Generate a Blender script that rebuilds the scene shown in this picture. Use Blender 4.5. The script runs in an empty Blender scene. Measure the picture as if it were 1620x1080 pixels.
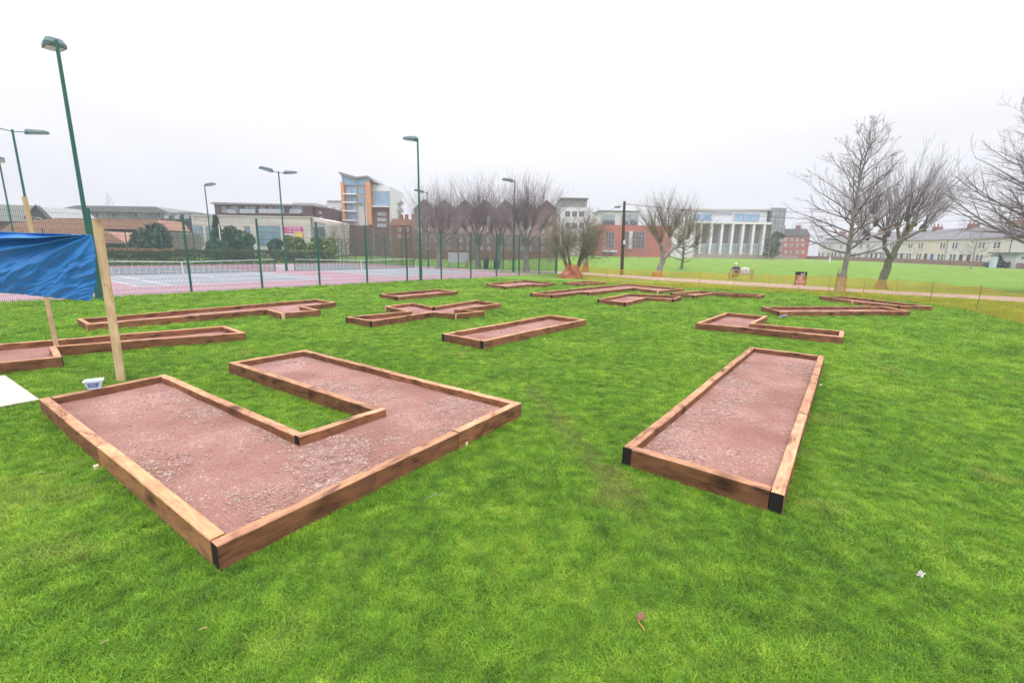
import bpy, bmesh, math, random
import numpy as np
from mathutils import Vector, Matrix, noise
R = math.radians
random.seed(7); rng = np.random.default_rng(7)
SC = bpy.context.scene
C = SC.collection
# ------------------------------------------------------------------ camera
H = 2.155; PITCH = R(11.42); ROLL = R(0.94); F = 710.9
cr, sr = math.cos(ROLL), math.sin(ROLL); cp, sp = math.cos(PITCH), math.sin(PITCH)
right = Vector((cr, sr*sp, sr*cp)); up = Vector((-sr, cr*sp, cr*cp)); fwd = Vector((0, cp, -sp))
cam = bpy.data.cameras.new('camera'); cam.sensor_width = 36; cam.lens = F/1620*36
cam.clip_end = 3000; cam.clip_start = 0.05
co = bpy.data.objects.new('camera', cam); C.objects.link(co); SC.camera = co
co.matrix_world = Matrix((( right.x, up.x, -fwd.x, 0), (right.y, up.y, -fwd.y, 0), (right.z, up.z, -fwd.z, H), (0, 0, 0, 1)))
# ------------------------------------------------------------------ world, sun, exposure
SUN_EL, SUN_AZ = R(76), R(160)
w = bpy.data.worlds.new("World"); SC.world = w; w.use_nodes = True
nt = w.node_tree; nt.nodes.clear()
def N(nt, t, **k):
    n = nt.nodes.new(t)
    for a, b in k.items(): setattr(n, a, b)
    return n
sky = N(nt, 'ShaderNodeTexSky', sky_type='NISHITA', sun_disc=False, sun_elevation=SUN_EL, sun_rotation=SUN_AZ, dust_density=6.0, ozone_density=2.0)
hs = N(nt, 'ShaderNodeHueSaturation'); hs.inputs['Saturation'].default_value = 0.25; hs.inputs['Value'].default_value = 1.0
tc = N(nt, 'ShaderNodeTexCoord'); sx = N(nt, 'ShaderNodeSeparateXYZ')
ramp = N(nt, 'ShaderNodeValToRGB')   # luminance of an overcast sky by height (the zenith is about three times the horizon)
e = ramp.color_ramp.elements
e[0].position = 0.0; e[0].color = (5.35, 5.58, 6.2, 1)
e[1].position = 1.0; e[1].color = (27, 26.2, 27.6, 1)
x = ramp.color_ramp.elements.new(0.2); x.color = (7.3, 7.42, 7.8, 1)
x = ramp.color_ramp.elements.new(0.42); x.color = (10.2, 10.1, 10.5, 1)
cn = N(nt, 'ShaderNodeTexNoise'); cn.inputs['Scale'].default_value = 2.2; cn.inputs['Detail'].default_value = 5
mr = N(nt, 'ShaderNodeMapRange'); mr.inputs[1].default_value = .3; mr.inputs[2].default_value = .7; mr.inputs[3].default_value = .93; mr.inputs[4].default_value = 1.05
mul = N(nt, 'ShaderNodeVectorMath', operation='SCALE')
mx = N(nt, 'ShaderNodeMix', data_type='RGBA'); mx.inputs[0].default_value = 0.93
bg = N(nt, 'ShaderNodeBackground'); bg.inputs[1].default_value = 0.1
out = N(nt, 'ShaderNodeOutputWorld')
L = nt.links.new
L(sky.outputs[0], hs.inputs['Color']); L(tc.outputs['Generated'], sx.inputs[0]); L(sx.outputs['Z'], ramp.inputs[0])
mp = N(nt, 'ShaderNodeMapping'); mp.inputs['Scale'].default_value = (1, 1, 3.5)
L(tc.outputs['Generated'], mp.inputs[0]); L(mp.outputs[0], cn.inputs['Vector']); L(cn.outputs[0], mr.inputs[0])
L(ramp.outputs[0], mul.inputs[0]); L(mr.outputs[0], mul.inputs['Scale'])
L(hs.outputs[0], mx.inputs[6]); L(mul.outputs[0], mx.inputs[7]); L(mx.outputs[2], bg.inputs[0]); L(bg.outputs[0], out.inputs[0])
sun = bpy.data.lights.new('sun', 'SUN'); sun.energy = 1.5; sun.angle = R(25); sun.color = (1, .965, .92)
so = bpy.data.objects.new('sun', sun); C.objects.link(so)
so.rotation_euler = Vector((math.sin(SUN_AZ)*math.cos(SUN_EL), math.cos(SUN_AZ)*math.cos(SUN_EL), math.sin(SUN_EL))).to_track_quat('Z', 'Y').to_euler()
SC.view_settings.view_transform = 'Standard'; SC.view_settings.look = 'None'
SC.view_settings.exposure = 0.5; SC.view_settings.gamma = 1
# ------------------------------------------------------------------ geometry of the place from the photograph's perspective
def ray(x, y):
    a = (x-810)/F; b = -(y-540)/F
    return right*a + up*b + fwd
def gp(x, y, z=0.0):          # point on the level z under a pixel
    r = ray(x, y); t = (z-H)/r.z
    return Vector((r.x*t, r.y*t, z))
def at(x, y, D):              # point on the vertical plane D metres ahead
    r = ray(x, y); t = D/r.y
    return Vector((r.x*t, D, H+r.z*t))
def sstep(a, b, x):
    t = np.clip((x-a)/(b-a), 0, 1); return t*t*(3-2*t)
def terr(X, Y):
    X = np.asarray(X, float); Y = np.asarray(Y, float)
    return 1.2*(1-np.exp(-np.maximum(Y-44, 0)/48.0))*sstep(-6, 14, X)
# ------------------------------------------------------------------ materials
MATS = {}
def newmat(name):
    m = bpy.data.materials.new(name); m.use_nodes = True
    nt = m.node_tree; b = nt.nodes['Principled BSDF']; MATS[name] = m
    return m, nt, b
def rgb(c): return (c[0], c[1], c[2], 1)
def mat(name, col, rough=.7, var=.12, scale=3.0, metal=0, bump=0, bscale=30, spec=.3, stretch=(1,1,1), col2=None, coord='Object', detail=4):
    if name in MATS: return MATS[name]
    m, nt, b = newmat(name); l = nt.links.new
    b.inputs['Roughness'].default_value = rough; b.inputs['Metallic'].default_value = metal
    b.inputs['Specular IOR Level'].default_value = spec
    t = N(nt, 'ShaderNodeTexCoord'); mp = N(nt, 'ShaderNodeMapping'); mp.inputs['Scale'].default_value = stretch
    l(t.outputs[coord], mp.inputs[0])
    n = N(nt, 'ShaderNodeTexNoise'); n.inputs['Scale'].default_value = scale; n.inputs['Detail'].default_value = detail; l(mp.outputs[0], n.inputs[0])
    r = N(nt, 'ShaderNodeValToRGB'); r.color_ramp.elements[0].position = .3; r.color_ramp.elements[1].position = .7
    c2 = col2 or tuple(min(1, v*(1+var)) for v in col); c1 = tuple(v*(1-var) for v in col) if col2 is None else col
    r.color_ramp.elements[0].color = rgb(c1); r.color_ramp.elements[1].color = rgb(c2)
    l(n.outputs[0], r.inputs[0]); l(r.outputs[0], b.inputs['Base Color'])
    if bump:
        n2 = N(nt, 'ShaderNodeTexNoise'); n2.inputs['Scale'].default_value = bscale; n2.inputs['Detail'].default_value = 6; l(mp.outputs[0], n2.inputs[0])
        bp = N(nt, 'ShaderNodeBump'); bp.inputs['Strength'].default_value = bump; bp.inputs['Distance'].default_value = .02
        l(n2.outputs[0], bp.inputs['Height']); l(bp.outputs[0], b.inputs['Normal'])
    return m
def wood_mat(name, dark, light, gain=1.0, knots=True):
    m, nt, b = newmat(name); l = nt.links.new
    b.inputs['Roughness'].default_value = .78; b.inputs['Specular IOR Level'].default_value = .2
    t = N(nt, 'ShaderNodeTexCoord'); oi = N(nt, 'ShaderNodeObjectInfo')
    off = N(nt, 'ShaderNodeVectorMath', operation='SCALE'); off.inputs[0].default_value = (37, 11, 23); l(oi.outputs['Random'], off.inputs['Scale'])
    ad = N(nt, 'ShaderNodeVectorMath', operation='ADD'); l(t.outputs['Object'], ad.inputs[0]); l(off.outputs[0], ad.inputs[1])
    mp = N(nt, 'ShaderNodeMapping'); mp.inputs['Scale'].default_value = (2.2, 26, 26); l(ad.outputs[0], mp.inputs[0])
    g = N(nt, 'ShaderNodeTexNoise'); g.inputs['Scale'].default_value = 2.0; g.inputs['Detail'].default_value = 10; g.inputs['Roughness'].default_value = .74; g.inputs['Distortion'].default_value = .8; l(mp.outputs[0], g.inputs[0])
    mp2 = N(nt, 'ShaderNodeMapping'); mp2.inputs['Scale'].default_value = (1.3, 3.2, 3.2); l(ad.outputs[0], mp2.inputs[0])
    bl = N(nt, 'ShaderNodeTexNoise'); bl.inputs['Scale'].default_value = 2.6; bl.inputs['Detail'].default_value = 6; bl.inputs['Distortion'].default_value = .8; l(mp2.outputs[0], bl.inputs[0])
    r = N(nt, 'ShaderNodeValToRGB'); el = r.color_ramp.elements
    el[0].position = .37; el[0].color = rgb(dark); el[1].position = .64; el[1].color = rgb(light); xm = el.new(.47); xm.color = rgb(tuple(.35*a+.65*b*.82 for a, b in zip(dark, light)))
    a = N(nt, 'ShaderNodeMath', operation='MULTIPLY_ADD'); a.inputs[1].default_value = .52; l(g.outputs[0], a.inputs[0])
    s = N(nt, 'ShaderNodeMath', operation='MULTIPLY'); s.inputs[1].default_value = .50; l(bl.outputs[0], s.inputs[0]); l(s.outputs[0], a.inputs[2]); l(a.outputs[0], r.inputs[0])
    val = N(nt, 'ShaderNodeHueSaturation'); mr = N(nt, 'ShaderNodeMapRange'); mr.inputs[3].default_value = .78*gain; mr.inputs[4].default_value = 1.18*gain
    l(oi.outputs['Random'], mr.inputs[0]); l(mr.outputs[0], val.inputs['Value']); l(r.outputs[0], val.inputs['Color'])
    last = val.outputs[0]
    if knots:
        vo = N(nt, 'ShaderNodeTexVoronoi'); vo.inputs['Scale'].default_value = 2.3; vo.inputs['Randomness'].default_value = 1
        mp3 = N(nt, 'ShaderNodeMapping'); mp3.inputs['Scale'].default_value = (.8, 1.4, 1.4); l(ad.outputs[0], mp3.inputs[0])
        dn = N(nt, 'ShaderNodeMix', data_type='RGBA'); dn.inputs[0].default_value = .06; l(mp3.outputs[0], dn.inputs[6]); l(g.outputs['Color'], dn.inputs[7]); l(dn.outputs[2], vo.inputs[0])
        kr = N(nt, 'ShaderNodeMapRange'); kr.inputs[1].default_value = .06; kr.inputs[2].default_value = .30; kr.inputs[3].default_value = .12; kr.inputs[4].default_value = 1
        l(vo.outputs['Distance'], kr.inputs[0])
        mm = N(nt, 'ShaderNodeMix', data_type='RGBA', blend_type='MULTIPLY'); mm.inputs[0].default_value = .9; l(last, mm.inputs[6]); l(kr.outputs[0], mm.inputs[7]); last = mm.outputs[2]
    l(last, b.inputs['Base Color'])
    bp = N(nt, 'ShaderNodeBump'); bp.inputs['Strength'].default_value = .35; bp.inputs['Distance'].default_value = .006; l(g.outputs[0], bp.inputs['Height']); l(bp.outputs[0], b.inputs['Normal'])
    return m
WOOD = wood_mat('treated_timber', (.040, .015, .010), (.295, .130, .064))  # sleeper sides: darker copy, their shade put into the colour
WOODT = wood_mat('treated_timber_lit_top', (.11, .045, .03), (.55, .30, .172), 1.0)  # sleeper tops: lighter copy, skylight from above painted into the colour
WOODLT = wood_mat('fresh_timber_lit_top', (.25, .12, .06), (.60, .335, .18), 1.0)  # tops of the fresh sleepers, likewise painted lighter for the overhead sky
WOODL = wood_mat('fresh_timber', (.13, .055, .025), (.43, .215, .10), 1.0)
PINE = wood_mat('pale_pine', (.42, .28, .16), (.64, .47, .29), 1.0)
END = mat('black_end_grain', (.012, .010, .010), .8, .3, 20)
ENDL = mat('pale_end_grain', (.60, .42, .24), .8, .2, 20)

# gravel
def gravel_mat():
    m, nt, b = newmat('hoggin'); l = nt.links.new
    g = N(nt, 'ShaderNodeNewGeometry')
    b.inputs['Roughness'].default_value = .93; b.inputs['Specular IOR Level'].default_value = .15
    n1 = N(nt, 'ShaderNodeTexNoise'); n1.inputs['Scale'].default_value = 1.1; n1.inputs['Detail'].default_value = 5; l(g.outputs['Position'], n1.inputs[0])
    v = N(nt, 'ShaderNodeTexVoronoi'); v.inputs['Scale'].default_value = 52; l(g.outputs['Position'], v.inputs[0])
    v2 = N(nt, 'ShaderNodeTexVoronoi'); v2.inputs['Scale'].default_value = 120; l(g.outputs['Position'], v2.inputs[0])
    r = N(nt, 'ShaderNodeValToRGB'); r.color_ramp.elements[0].position = .36; r.color_ramp.elements[1].position = .64
    r.color_ramp.elements[0].color = (.22, .110, .088, 1); r.color_ramp.elements[1].color = (.30, .170, .142, 1); l(n1.outputs[0], r.inputs[0])
    sp_ = N(nt, 'ShaderNodeSeparateColor'); l(v.outputs['Color'], sp_.inputs[0])
    gate = N(nt, 'ShaderNodeMath', operation='ADD'); l(sp_.outputs[0], gate.inputs[0]); l(n1.outputs[0], gate.inputs[1])
    sr_ = N(nt, 'ShaderNodeMapRange'); sr_.inputs[1].default_value = 1.40; sr_.inputs[2].default_value = 1.52; sr_.inputs[3].default_value = 0; sr_.inputs[4].default_value = .75; l(gate.outputs[0], sr_.inputs[0])
    mx = N(nt, 'ShaderNodeMix', data_type='RGBA'); mx.inputs[7].default_value = (.40, .31, .28, 1); l(sr_.outputs[0], mx.inputs[0]); l(r.outputs[0], mx.inputs[6])
    sp2 = N(nt, 'ShaderNodeSeparateColor'); l(v2.outputs['Color'], sp2.inputs[0])
    mr = N(nt, 'ShaderNodeMapRange'); mr.inputs[3].default_value = .72; mr.inputs[4].default_value = 1.22; l(sp2.outputs[1], mr.inputs[0])
    m2 = N(nt, 'ShaderNodeMix', data_type='RGBA', blend_type='MULTIPLY'); m2.inputs[0].default_value = 1; l(mx.outputs[2], m2.inputs[6]); l(mr.outputs[0], m2.inputs[7])
    l(m2.outputs[2], b.inputs['Base Color'])
    h = N(nt, 'ShaderNodeMath', operation='SUBTRACT'); l(sr_.outputs[0], h.inputs[0]); l(v2.outputs['Distance'], h.inputs[1])
    bp = N(nt, 'ShaderNodeBump'); bp.inputs['Strength'].default_value = .7; bp.inputs['Distance'].default_value = .008; l(h.outputs[0], bp.inputs['Height']); l(bp.outputs[0], b.inputs['Normal'])
    return m
GRAVEL = gravel_mat()
STONE = mat('loose_stone', (.19, .105, .085), .85, .1, 14, col2=(.42, .31, .265))

def grass_nodes(nt, l):       # colour of the turf by place: one recipe for the sheet and for the blades
    g = N(nt, 'ShaderNodeNewGeometry')
    n1 = N(nt, 'ShaderNodeTexNoise'); n1.inputs['Scale'].default_value = .55; n1.inputs['Detail'].default_value = 4; l(g.outputs['Position'], n1.inputs[0])
    n2 = N(nt, 'ShaderNodeTexNoise'); n2.inputs['Scale'].default_value = 4.6; n2.inputs['Detail'].default_value = 8; n2.inputs['Roughness'].default_value = .74; l(g.outputs['Position'], n2.inputs[0])
    n3 = N(nt, 'ShaderNodeTexNoise'); n3.inputs['Scale'].default_value = 1.3; n3.inputs['Detail'].default_value = 3; n3.noise_dimensions = '4D'; n3.inputs['W'].default_value = 5; l(g.outputs['Position'], n3.inputs[0])
    a = N(nt, 'ShaderNodeMath', operation='MULTIPLY_ADD'); a.inputs[1].default_value = .30; l(n1.outputs[0], a.inputs[0])
    s = N(nt, 'ShaderNodeMath', operation='MULTIPLY'); s.inputs[1].default_value = .70; l(n2.outputs[0], s.inputs[0]); l(s.outputs[0], a.inputs[2])
    r = N(nt, 'ShaderNodeValToRGB'); el = r.color_ramp.elements
    el[0].position = .34; el[0].color = (.046, .110, .014, 1)
    el[1].position = .67; el[1].color = (.235, .325, .036, 1)
    x = el.new(.5); x.color = (.107, .214, .016, 1)
    l(a.outputs[0], r.inputs[0])
    # straw and moss patches
    rs = N(nt, 'ShaderNodeMapRange'); rs.inputs[1].default_value = .60; rs.inputs[2].default_value = .76; rs.inputs[3].default_value = 0; rs.inputs[4].default_value = .55; l(n3.outputs[0], rs.inputs[0])
    mx = N(nt, 'ShaderNodeMix', data_type='RGBA'); mx.inputs[7].default_value = (.21, .20, .055, 1); l(rs.outputs[0], mx.inputs[0]); l(r.outputs[0], mx.inputs[6])
    # worn track that crosses the lawn between the beds
    sxy = N(nt, 'ShaderNodeSeparateXYZ'); l(g.outputs['Position'], sxy.inputs[0])
    # track centre x = .30 + .19*(y-9) *-1 ...
    tx = N(nt, 'ShaderNodeMath', operation='MULTIPLY_ADD'); tx.inputs[1].default_value = TRACK[0]; tx.inputs[2].default_value = TRACK[1]; l(sxy.outputs['Y'], tx.inputs[0])
    dx = N(nt, 'ShaderNodeMath', operation='SUBTRACT'); l(sxy.outputs['X'], dx.inputs[0]); l(tx.outputs[0], dx.inputs[1])
    ab = N(nt, 'ShaderNodeMath', operation='ABSOLUTE'); l(dx.outputs[0], ab.inputs[0])
    ns = N(nt, 'ShaderNodeMath', operation='MULTIPLY_ADD'); ns.inputs[1].default_value = .9; l(n2.outputs[0], ns.inputs[0]); l(ab.outputs[0], ns.inputs[2])
    tr = N(nt, 'ShaderNodeMapRange'); tr.inputs[1].default_value = .42; tr.inputs[2].default_value = .68; tr.inputs[3].default_value = .5; tr.inputs[4].default_value = 0; l(ns.outputs[0], tr.inputs[0])
    yr = N(nt, 'ShaderNodeMapRange'); yr.inputs[1].default_value = 8.2; yr.inputs[2].default_value = 6.5; yr.inputs[3].default_value = 0; yr.inputs[4].default_value = 1; l(sxy.outputs['Y'], yr.inputs[0])
    yr2 = N(nt, 'ShaderNodeMapRange'); yr2.inputs[1].default_value = 2.6; yr2.inputs[2].default_value = 3.8; l(sxy.outputs['Y'], yr2.inputs[0])
    t1 = N(nt, 'ShaderNodeMath', operation='MULTIPLY'); l(tr.outputs[0], t1.inputs[0]); l(yr.outputs[0], t1.inputs[1])
    t2 = N(nt, 'ShaderNodeMath', operation='MULTIPLY'); l(t1.outputs[0], t2.inputs[0]); l(yr2.outputs[0], t2.inputs[1])
    m3 = N(nt, 'ShaderNodeMix', data_type='RGBA'); m3.inputs[7].default_value = (.115, .115, .04, 1); l(t2.outputs[0], m3.inputs[0]); l(mx.outputs[2], m3.inputs[6])
    return m3.outputs[2], n2, g
_a, _b = gp(862, 640), gp(1010, 815)
TRACK = ((_b.x-_a.x)/(_b.y-_a.y), _a.x-(_b.x-_a.x)/(_b.y-_a.y)*_a.y)
def turf_mat():
    m, nt, b = newmat('turf'); l = nt.links.new
    c, n2, g = grass_nodes(nt, l)
    b.inputs['Roughness'].default_value = .95; b.inputs['Specular IOR Level'].default_value = .1
    nf = N(nt, 'ShaderNodeTexNoise'); nf.inputs['Scale'].default_value = 26; nf.inputs['Detail'].default_value = 8; nf.inputs['Roughness'].default_value = .75; l(g.outputs['Position'], nf.inputs[0])
    mr = N(nt, 'ShaderNodeMapRange'); mr.inputs[1].default_value = .3; mr.inputs[2].default_value = .7; mr.inputs[3].default_value = .7; mr.inputs[4].default_value = 1.35; l(nf.outputs[0], mr.inputs[0])
    mm = N(nt, 'ShaderNodeMix', data_type='RGBA', blend_type='MULTIPLY'); mm.inputs[0].default_value = 1; l(c, mm.inputs[6]); l(mr.outputs[0], mm.inputs[7])
    hs = N(nt, 'ShaderNodeHueSaturation'); hs.inputs['Value'].default_value = .95; hs.inputs['Saturation'].default_value = .92; l(mm.outputs[2], hs.inputs['Color'])
    l(hs.outputs[0], b.inputs['Base Color'])
    ad = N(nt, 'ShaderNodeMath', operation='ADD'); l(nf.outputs[0], ad.inputs[0]); l(n2.outputs[0], ad.inputs[1])
    bp = N(nt, 'ShaderNodeBump'); bp.inputs['Strength'].default_value = .8; bp.inputs['Distance'].default_value = .06; l(ad.outputs[0], bp.inputs['Height']); l(bp.outputs[0], b.inputs['Normal'])
    return m
TURF = turf_mat()
def blade_mat():
    m, nt, b = newmat('grass_blade'); l = nt.links.new
    c, n2, g = grass_nodes(nt, l)
    ob = N(nt, 'ShaderNodeObjectInfo')
    mr = N(nt, 'ShaderNodeMapRange'); mr.inputs[3].default_value = .85; mr.inputs[4].default_value = 2.3; l(ob.outputs['Random'], mr.inputs[0])
    hs = N(nt, 'ShaderNodeHueSaturation'); hs.inputs['Saturation'].default_value = 1.0; l(mr.outputs[0], hs.inputs['Value']); l(c, hs.inputs['Color'])
    l(hs.outputs[0], b.inputs['Base Color'])
    b.inputs['Roughness'].default_value = .55; b.inputs['Specular IOR Level'].default_value = .25
    tr = N(nt, 'ShaderNodeBsdfTranslucent'); l(hs.outputs[0], tr.inputs['Color'])
    mx = N(nt, 'ShaderNodeMixShader'); mx.inputs[0].default_value = .42
    l(b.outputs[0], mx.inputs[1]); l(tr.outputs[0], mx.inputs[2]); l(mx.outputs[0], nt.nodes['Material Output'].inputs[0])
    return m
BLADE = blade_mat()
GREEN = mat('green_paint', (.018, .105, .088), .45, .12, 4)
GREENW = mat('green_wire', (.02, .085, .075), .5, .1, 4)
LAMPG = mat('lamp_housing_green', (.09, .15, .16), .5, .15, 6)
GLASSL = mat('lamp_glass', (.55, .6, .6), .2, .1, 6)
BARK = mat('bark', (.15, .14, .12), .9, .3, 9, bump=.5, bscale=25, stretch=(1, 1, .3), col2=(.32, .305, .27))
BARKM = mat('mossy_bark', (.075, .085, .045), .9, .3, 7, bump=.5, bscale=25, col2=(.19, .18, .12))
TWIG = mat('twig', (.16, .135, .14), .9, .2, 2, col2=(.26, .225, .235))
TWIGO = mat('olive_twig', (.13, .12, .075), .9, .2, 2, col2=(.24, .215, .15))
WHITE = mat('white_render', (.62, .61, .63), .8, .05, 1)
WHITEP = mat('white_paint', (.70, .69, .71), .6, .03, 3)
DGLASS = mat('dark_glass', (.06, .08, .10), .12, .4, .5, spec=.7)
BGLASS = mat('blue_glass', (.19, .32, .46), .12, .3, .35, spec=.8)
GGLASS = mat('grey_glass', (.27, .32, .36), .15, .3, .35, spec=.7)
SLATE = mat('slate', (.15, .155, .17), .75, .2, 2)
BRICK = mat('red_brick', (.23, .085, .06), .85, .2, 2.5, detail=8)
BRICKD = mat('dark_brick', (.15, .075, .065), .85, .2, 2.5, detail=8)
TILE = mat('orange_tiles', (.36, .19, .14), .85, .25, 3, detail=8)
STEEL = mat('grey_steel', (.25, .25, .26), .4, .1, 5, metal=.6)
# ------------------------------------------------------------------ mesh helpers
class MB:
    def __init__(s): s.v = []; s.f = []; s.m = []
    def quad(s, a, b, c, d, mi=0):
        n = len(s.v); s.v += [tuple(a), tuple(b), tuple(c), tuple(d)]; s.f.append((n, n+1, n+2, n+3)); s.m.append(mi)
    def box(s, x0, y0, z0, x1, y1, z1, mi=0, T=None):
        n = len(s.v)
        p = [(x0,y0,z0),(x1,y0,z0),(x1,y1,z0),(x0,y1,z0),(x0,y0,z1),(x1,y0,z1),(x1,y1,z1),(x0,y1,z1)]
        if T is not None: p = [tuple(T @ Vector(q)) for q in p]
        s.v += p
        for f in ((0,3,2,1),(4,5,6,7),(0,1,5,4),(1,2,6,5),(2,3,7,6),(3,0,4,7)): s.f.append(tuple(n+i for i in f)); s.m.append(mi)
    def tube(s, pts, rad, sides=6, cap=True, mi=0):
        pts = [Vector(p) for p in pts]; k = len(pts)
        if not hasattr(rad, '__len__'): rad = [rad]*k
        n0 = len(s.v); ref = None
        for i, p in enumerate(pts):
            d = (pts[min(i+1, k-1)]-pts[max(i-1, 0)]); d = d.normalized() if d.length > 1e-9 else Vector((0,0,1))
            if ref is None: ref = Vector((0,0,1)) if abs(d.z) < .9 else Vector((1,0,0))
            u = d.cross(ref).normalized(); v = d.cross(u).normalized(); ref = -v.cross(d).cross(d).normalized() if False else ref
            for j in range(sides):
                a = 2*math.pi*j/sides
                q = p+(u*math.cos(a)+v*math.sin(a))*rad[i]; s.v.append((q.x, q.y, q.z))
        for i in range(k-1):
            for j in range(sides):
                a = n0+i*sides+j; b = n0+i*sides+(j+1) % sides
                s.f.append((a, b, b+sides, a+sides)); s.m.append(mi)
        if cap:
            s.f.append(tuple(n0+j for j in range(sides))[::-1]); s.m.append(mi)
            s.f.append(tuple(n0+(k-1)*sides+j for j in range(sides))); s.m.append(mi)
    def prism(s, poly, y0, y1, mi=0, axis='y'):   # outline in (x,z) extruded along y, or in (x,y) extruded along z
        n = len(s.v); k = len(poly)
        if axis == 'y': s.v += [(a, y0, b) for a, b in poly]+[(a, y1, b) for a, b in poly]
        elif axis == 'x': s.v += [(y0, a, b) for a, b in poly]+[(y1, a, b) for a, b in poly]
        else: s.v += [(a, b, y0) for a, b in poly]+[(a, b, y1) for a, b in poly]
        s.f.append(tuple(range(n, n+k))); s.m.append(mi)
        s.f.append(tuple(range(n+2*k-1, n+k-1, -1))); s.m.append(mi)
        for i in range(k):
            j = (i+1) % k; s.f.append((n+i, n+k+i, n+k+j, n+j)); s.m.append(mi)
    def build(s, name, mats, parent=None, loc=None, rotz=0, smooth=False, bevel=0, fix=True):
        me = bpy.data.meshes.new(name); me.from_pydata(s.v, [], s.f)
        if not isinstance(mats, (list, tuple)): mats = [mats]
        for m in mats: me.materials.append(m)
        if len(mats) > 1: me.polygons.foreach_set('material_index', s.m)
        if fix and len(s.f) < 20000:
            bm = bmesh.new(); bm.from_mesh(me); bmesh.ops.recalc_face_normals(bm, faces=bm.faces)
            bm.to_mesh(me); bm.free()
        if smooth: me.polygons.foreach_set('use_smooth', [True]*len(me.polygons))
        me.update()
        o = bpy.data.objects.new(name, me); C.objects.link(o)
        if parent is not None: o.parent = parent
        if loc is not None: o.location = loc
        o.rotation_euler = (0, 0, rotz)
        if bevel:
            b = o.modifiers.new('bevel', 'BEVEL'); b.width = bevel; b.segments = 2; b.limit_method = 'ANGLE'
        return o
def tag(o, label=None, cat=None, group=None, kind=None):
    if label: o['label'] = label
    if cat: o['category'] = cat
    if group: o['group'] = group
    if kind: o['kind'] = kind
    return o
def thing(name, label, cat, loc=(0,0,0), rotz=0, group=None):
    o = bpy.data.objects.new(name, None); C.objects.link(o); o.location = loc; o.rotation_euler = (0, 0, rotz); o.empty_display_size = .2
    return tag(o, label, cat, group)
def struct(o): o['kind'] = 'structure'; return o
def kids(o): return [c for c in bpy.data.objects if c.parent is o]
def copy_tree(o, parent=None):
    c = o.copy(); C.objects.link(c)
    if parent is not None: c.parent = parent
    for ch in kids(o): copy_tree(ch, c)
    return c
# ------------------------------------------------------------------ court frame (fence lines)
CO = np.array([4.0, 45.0]); CU = np.array([-.615, -.788]); CW = np.array([-.788, .615])
def cw(u, wv, z=0): p = CO+u*CU+wv*CW; return Vector((p[0], p[1], z))
# ------------------------------------------------------------------ GROUND
def grid_sheet(name, xs, ys, zf, m):
    X, Y = np.meshgrid(xs, ys); Z = zf(X, Y); nx, ny = len(xs), len(ys)
    v = np.stack([X, Y, Z], -1).reshape(-1, 3)
    i = np.arange((ny-1)*(nx-1)); a = (i//(nx-1))*nx+i % (nx-1)
    f = np.stack([a, a+1, a+nx+1, a+nx], -1)
    me = bpy.data.meshes.new(name); me.from_pydata(v.tolist(), [], f.tolist()); me.materials.append(m)
    me.polygons.foreach_set('use_smooth', [True]*len(me.polygons))
    o = bpy.data.objects.new(name, me); C.objects.link(o); return o
xs = np.unique(np.concatenate([np.linspace(-500, -60, 12), np.linspace(-60, 120, 61), np.linspace(120, 520, 12)]))
ys = np.unique(np.concatenate([np.linspace(-60, 0, 5), np.linspace(0, 44, 23), np.linspace(44, 200, 60), np.linspace(200, 430, 8)]))
lawn = struct(grid_sheet('lawn', xs, ys, terr, TURF))
# path
PATH_TOP = [(560, 420.5), (700, 425), (800, 427.6), (880, 429.6), (920, 431.0), (1040, 438.4), (1250, 450.2), (1335, 456.4), (1480, 464.2), (1620, 470.5), (1900, 484)]
PATH_BOT = [(560, 422), (700, 426.8), (800, 429.6), (880, 432.2), (920, 434.2), (1040, 443.2), (1250, 456), (1335, 462.4), (1480, 471.4), (1620, 478.2), (1900, 492)]
pm = mat('pink_tarmac', (.33, .245, .25), .9, .1, 1.5, bump=.3, bscale=60, coord='Object')
b = MB()
def onter(x, y, lift):
    p = gp(x, y)
    for _ in range(6): p = gp(x, y, float(terr(p.x, p.y)))
    p.z += lift; return p
for i in range(len(PATH_TOP)-1):
    for k in range(6):
        t0, t1 = k/6, (k+1)/6
        q = [onter(PATH_BOT[i][0]*(1-t)+PATH_BOT[i+1][0]*t, PATH_BOT[i][1]*(1-t)+PATH_BOT[i+1][1]*t, .012) for t in (t0, t1)]
        r_ = [onter(PATH_TOP[i][0]*(1-t)+PATH_TOP[i+1][0]*t, PATH_TOP[i][1]*(1-t)+PATH_TOP[i+1][1]*t, .012) for t in (t1, t0)]
        b.quad(*q, *r_)
struct(b.build('path', pm))
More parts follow.
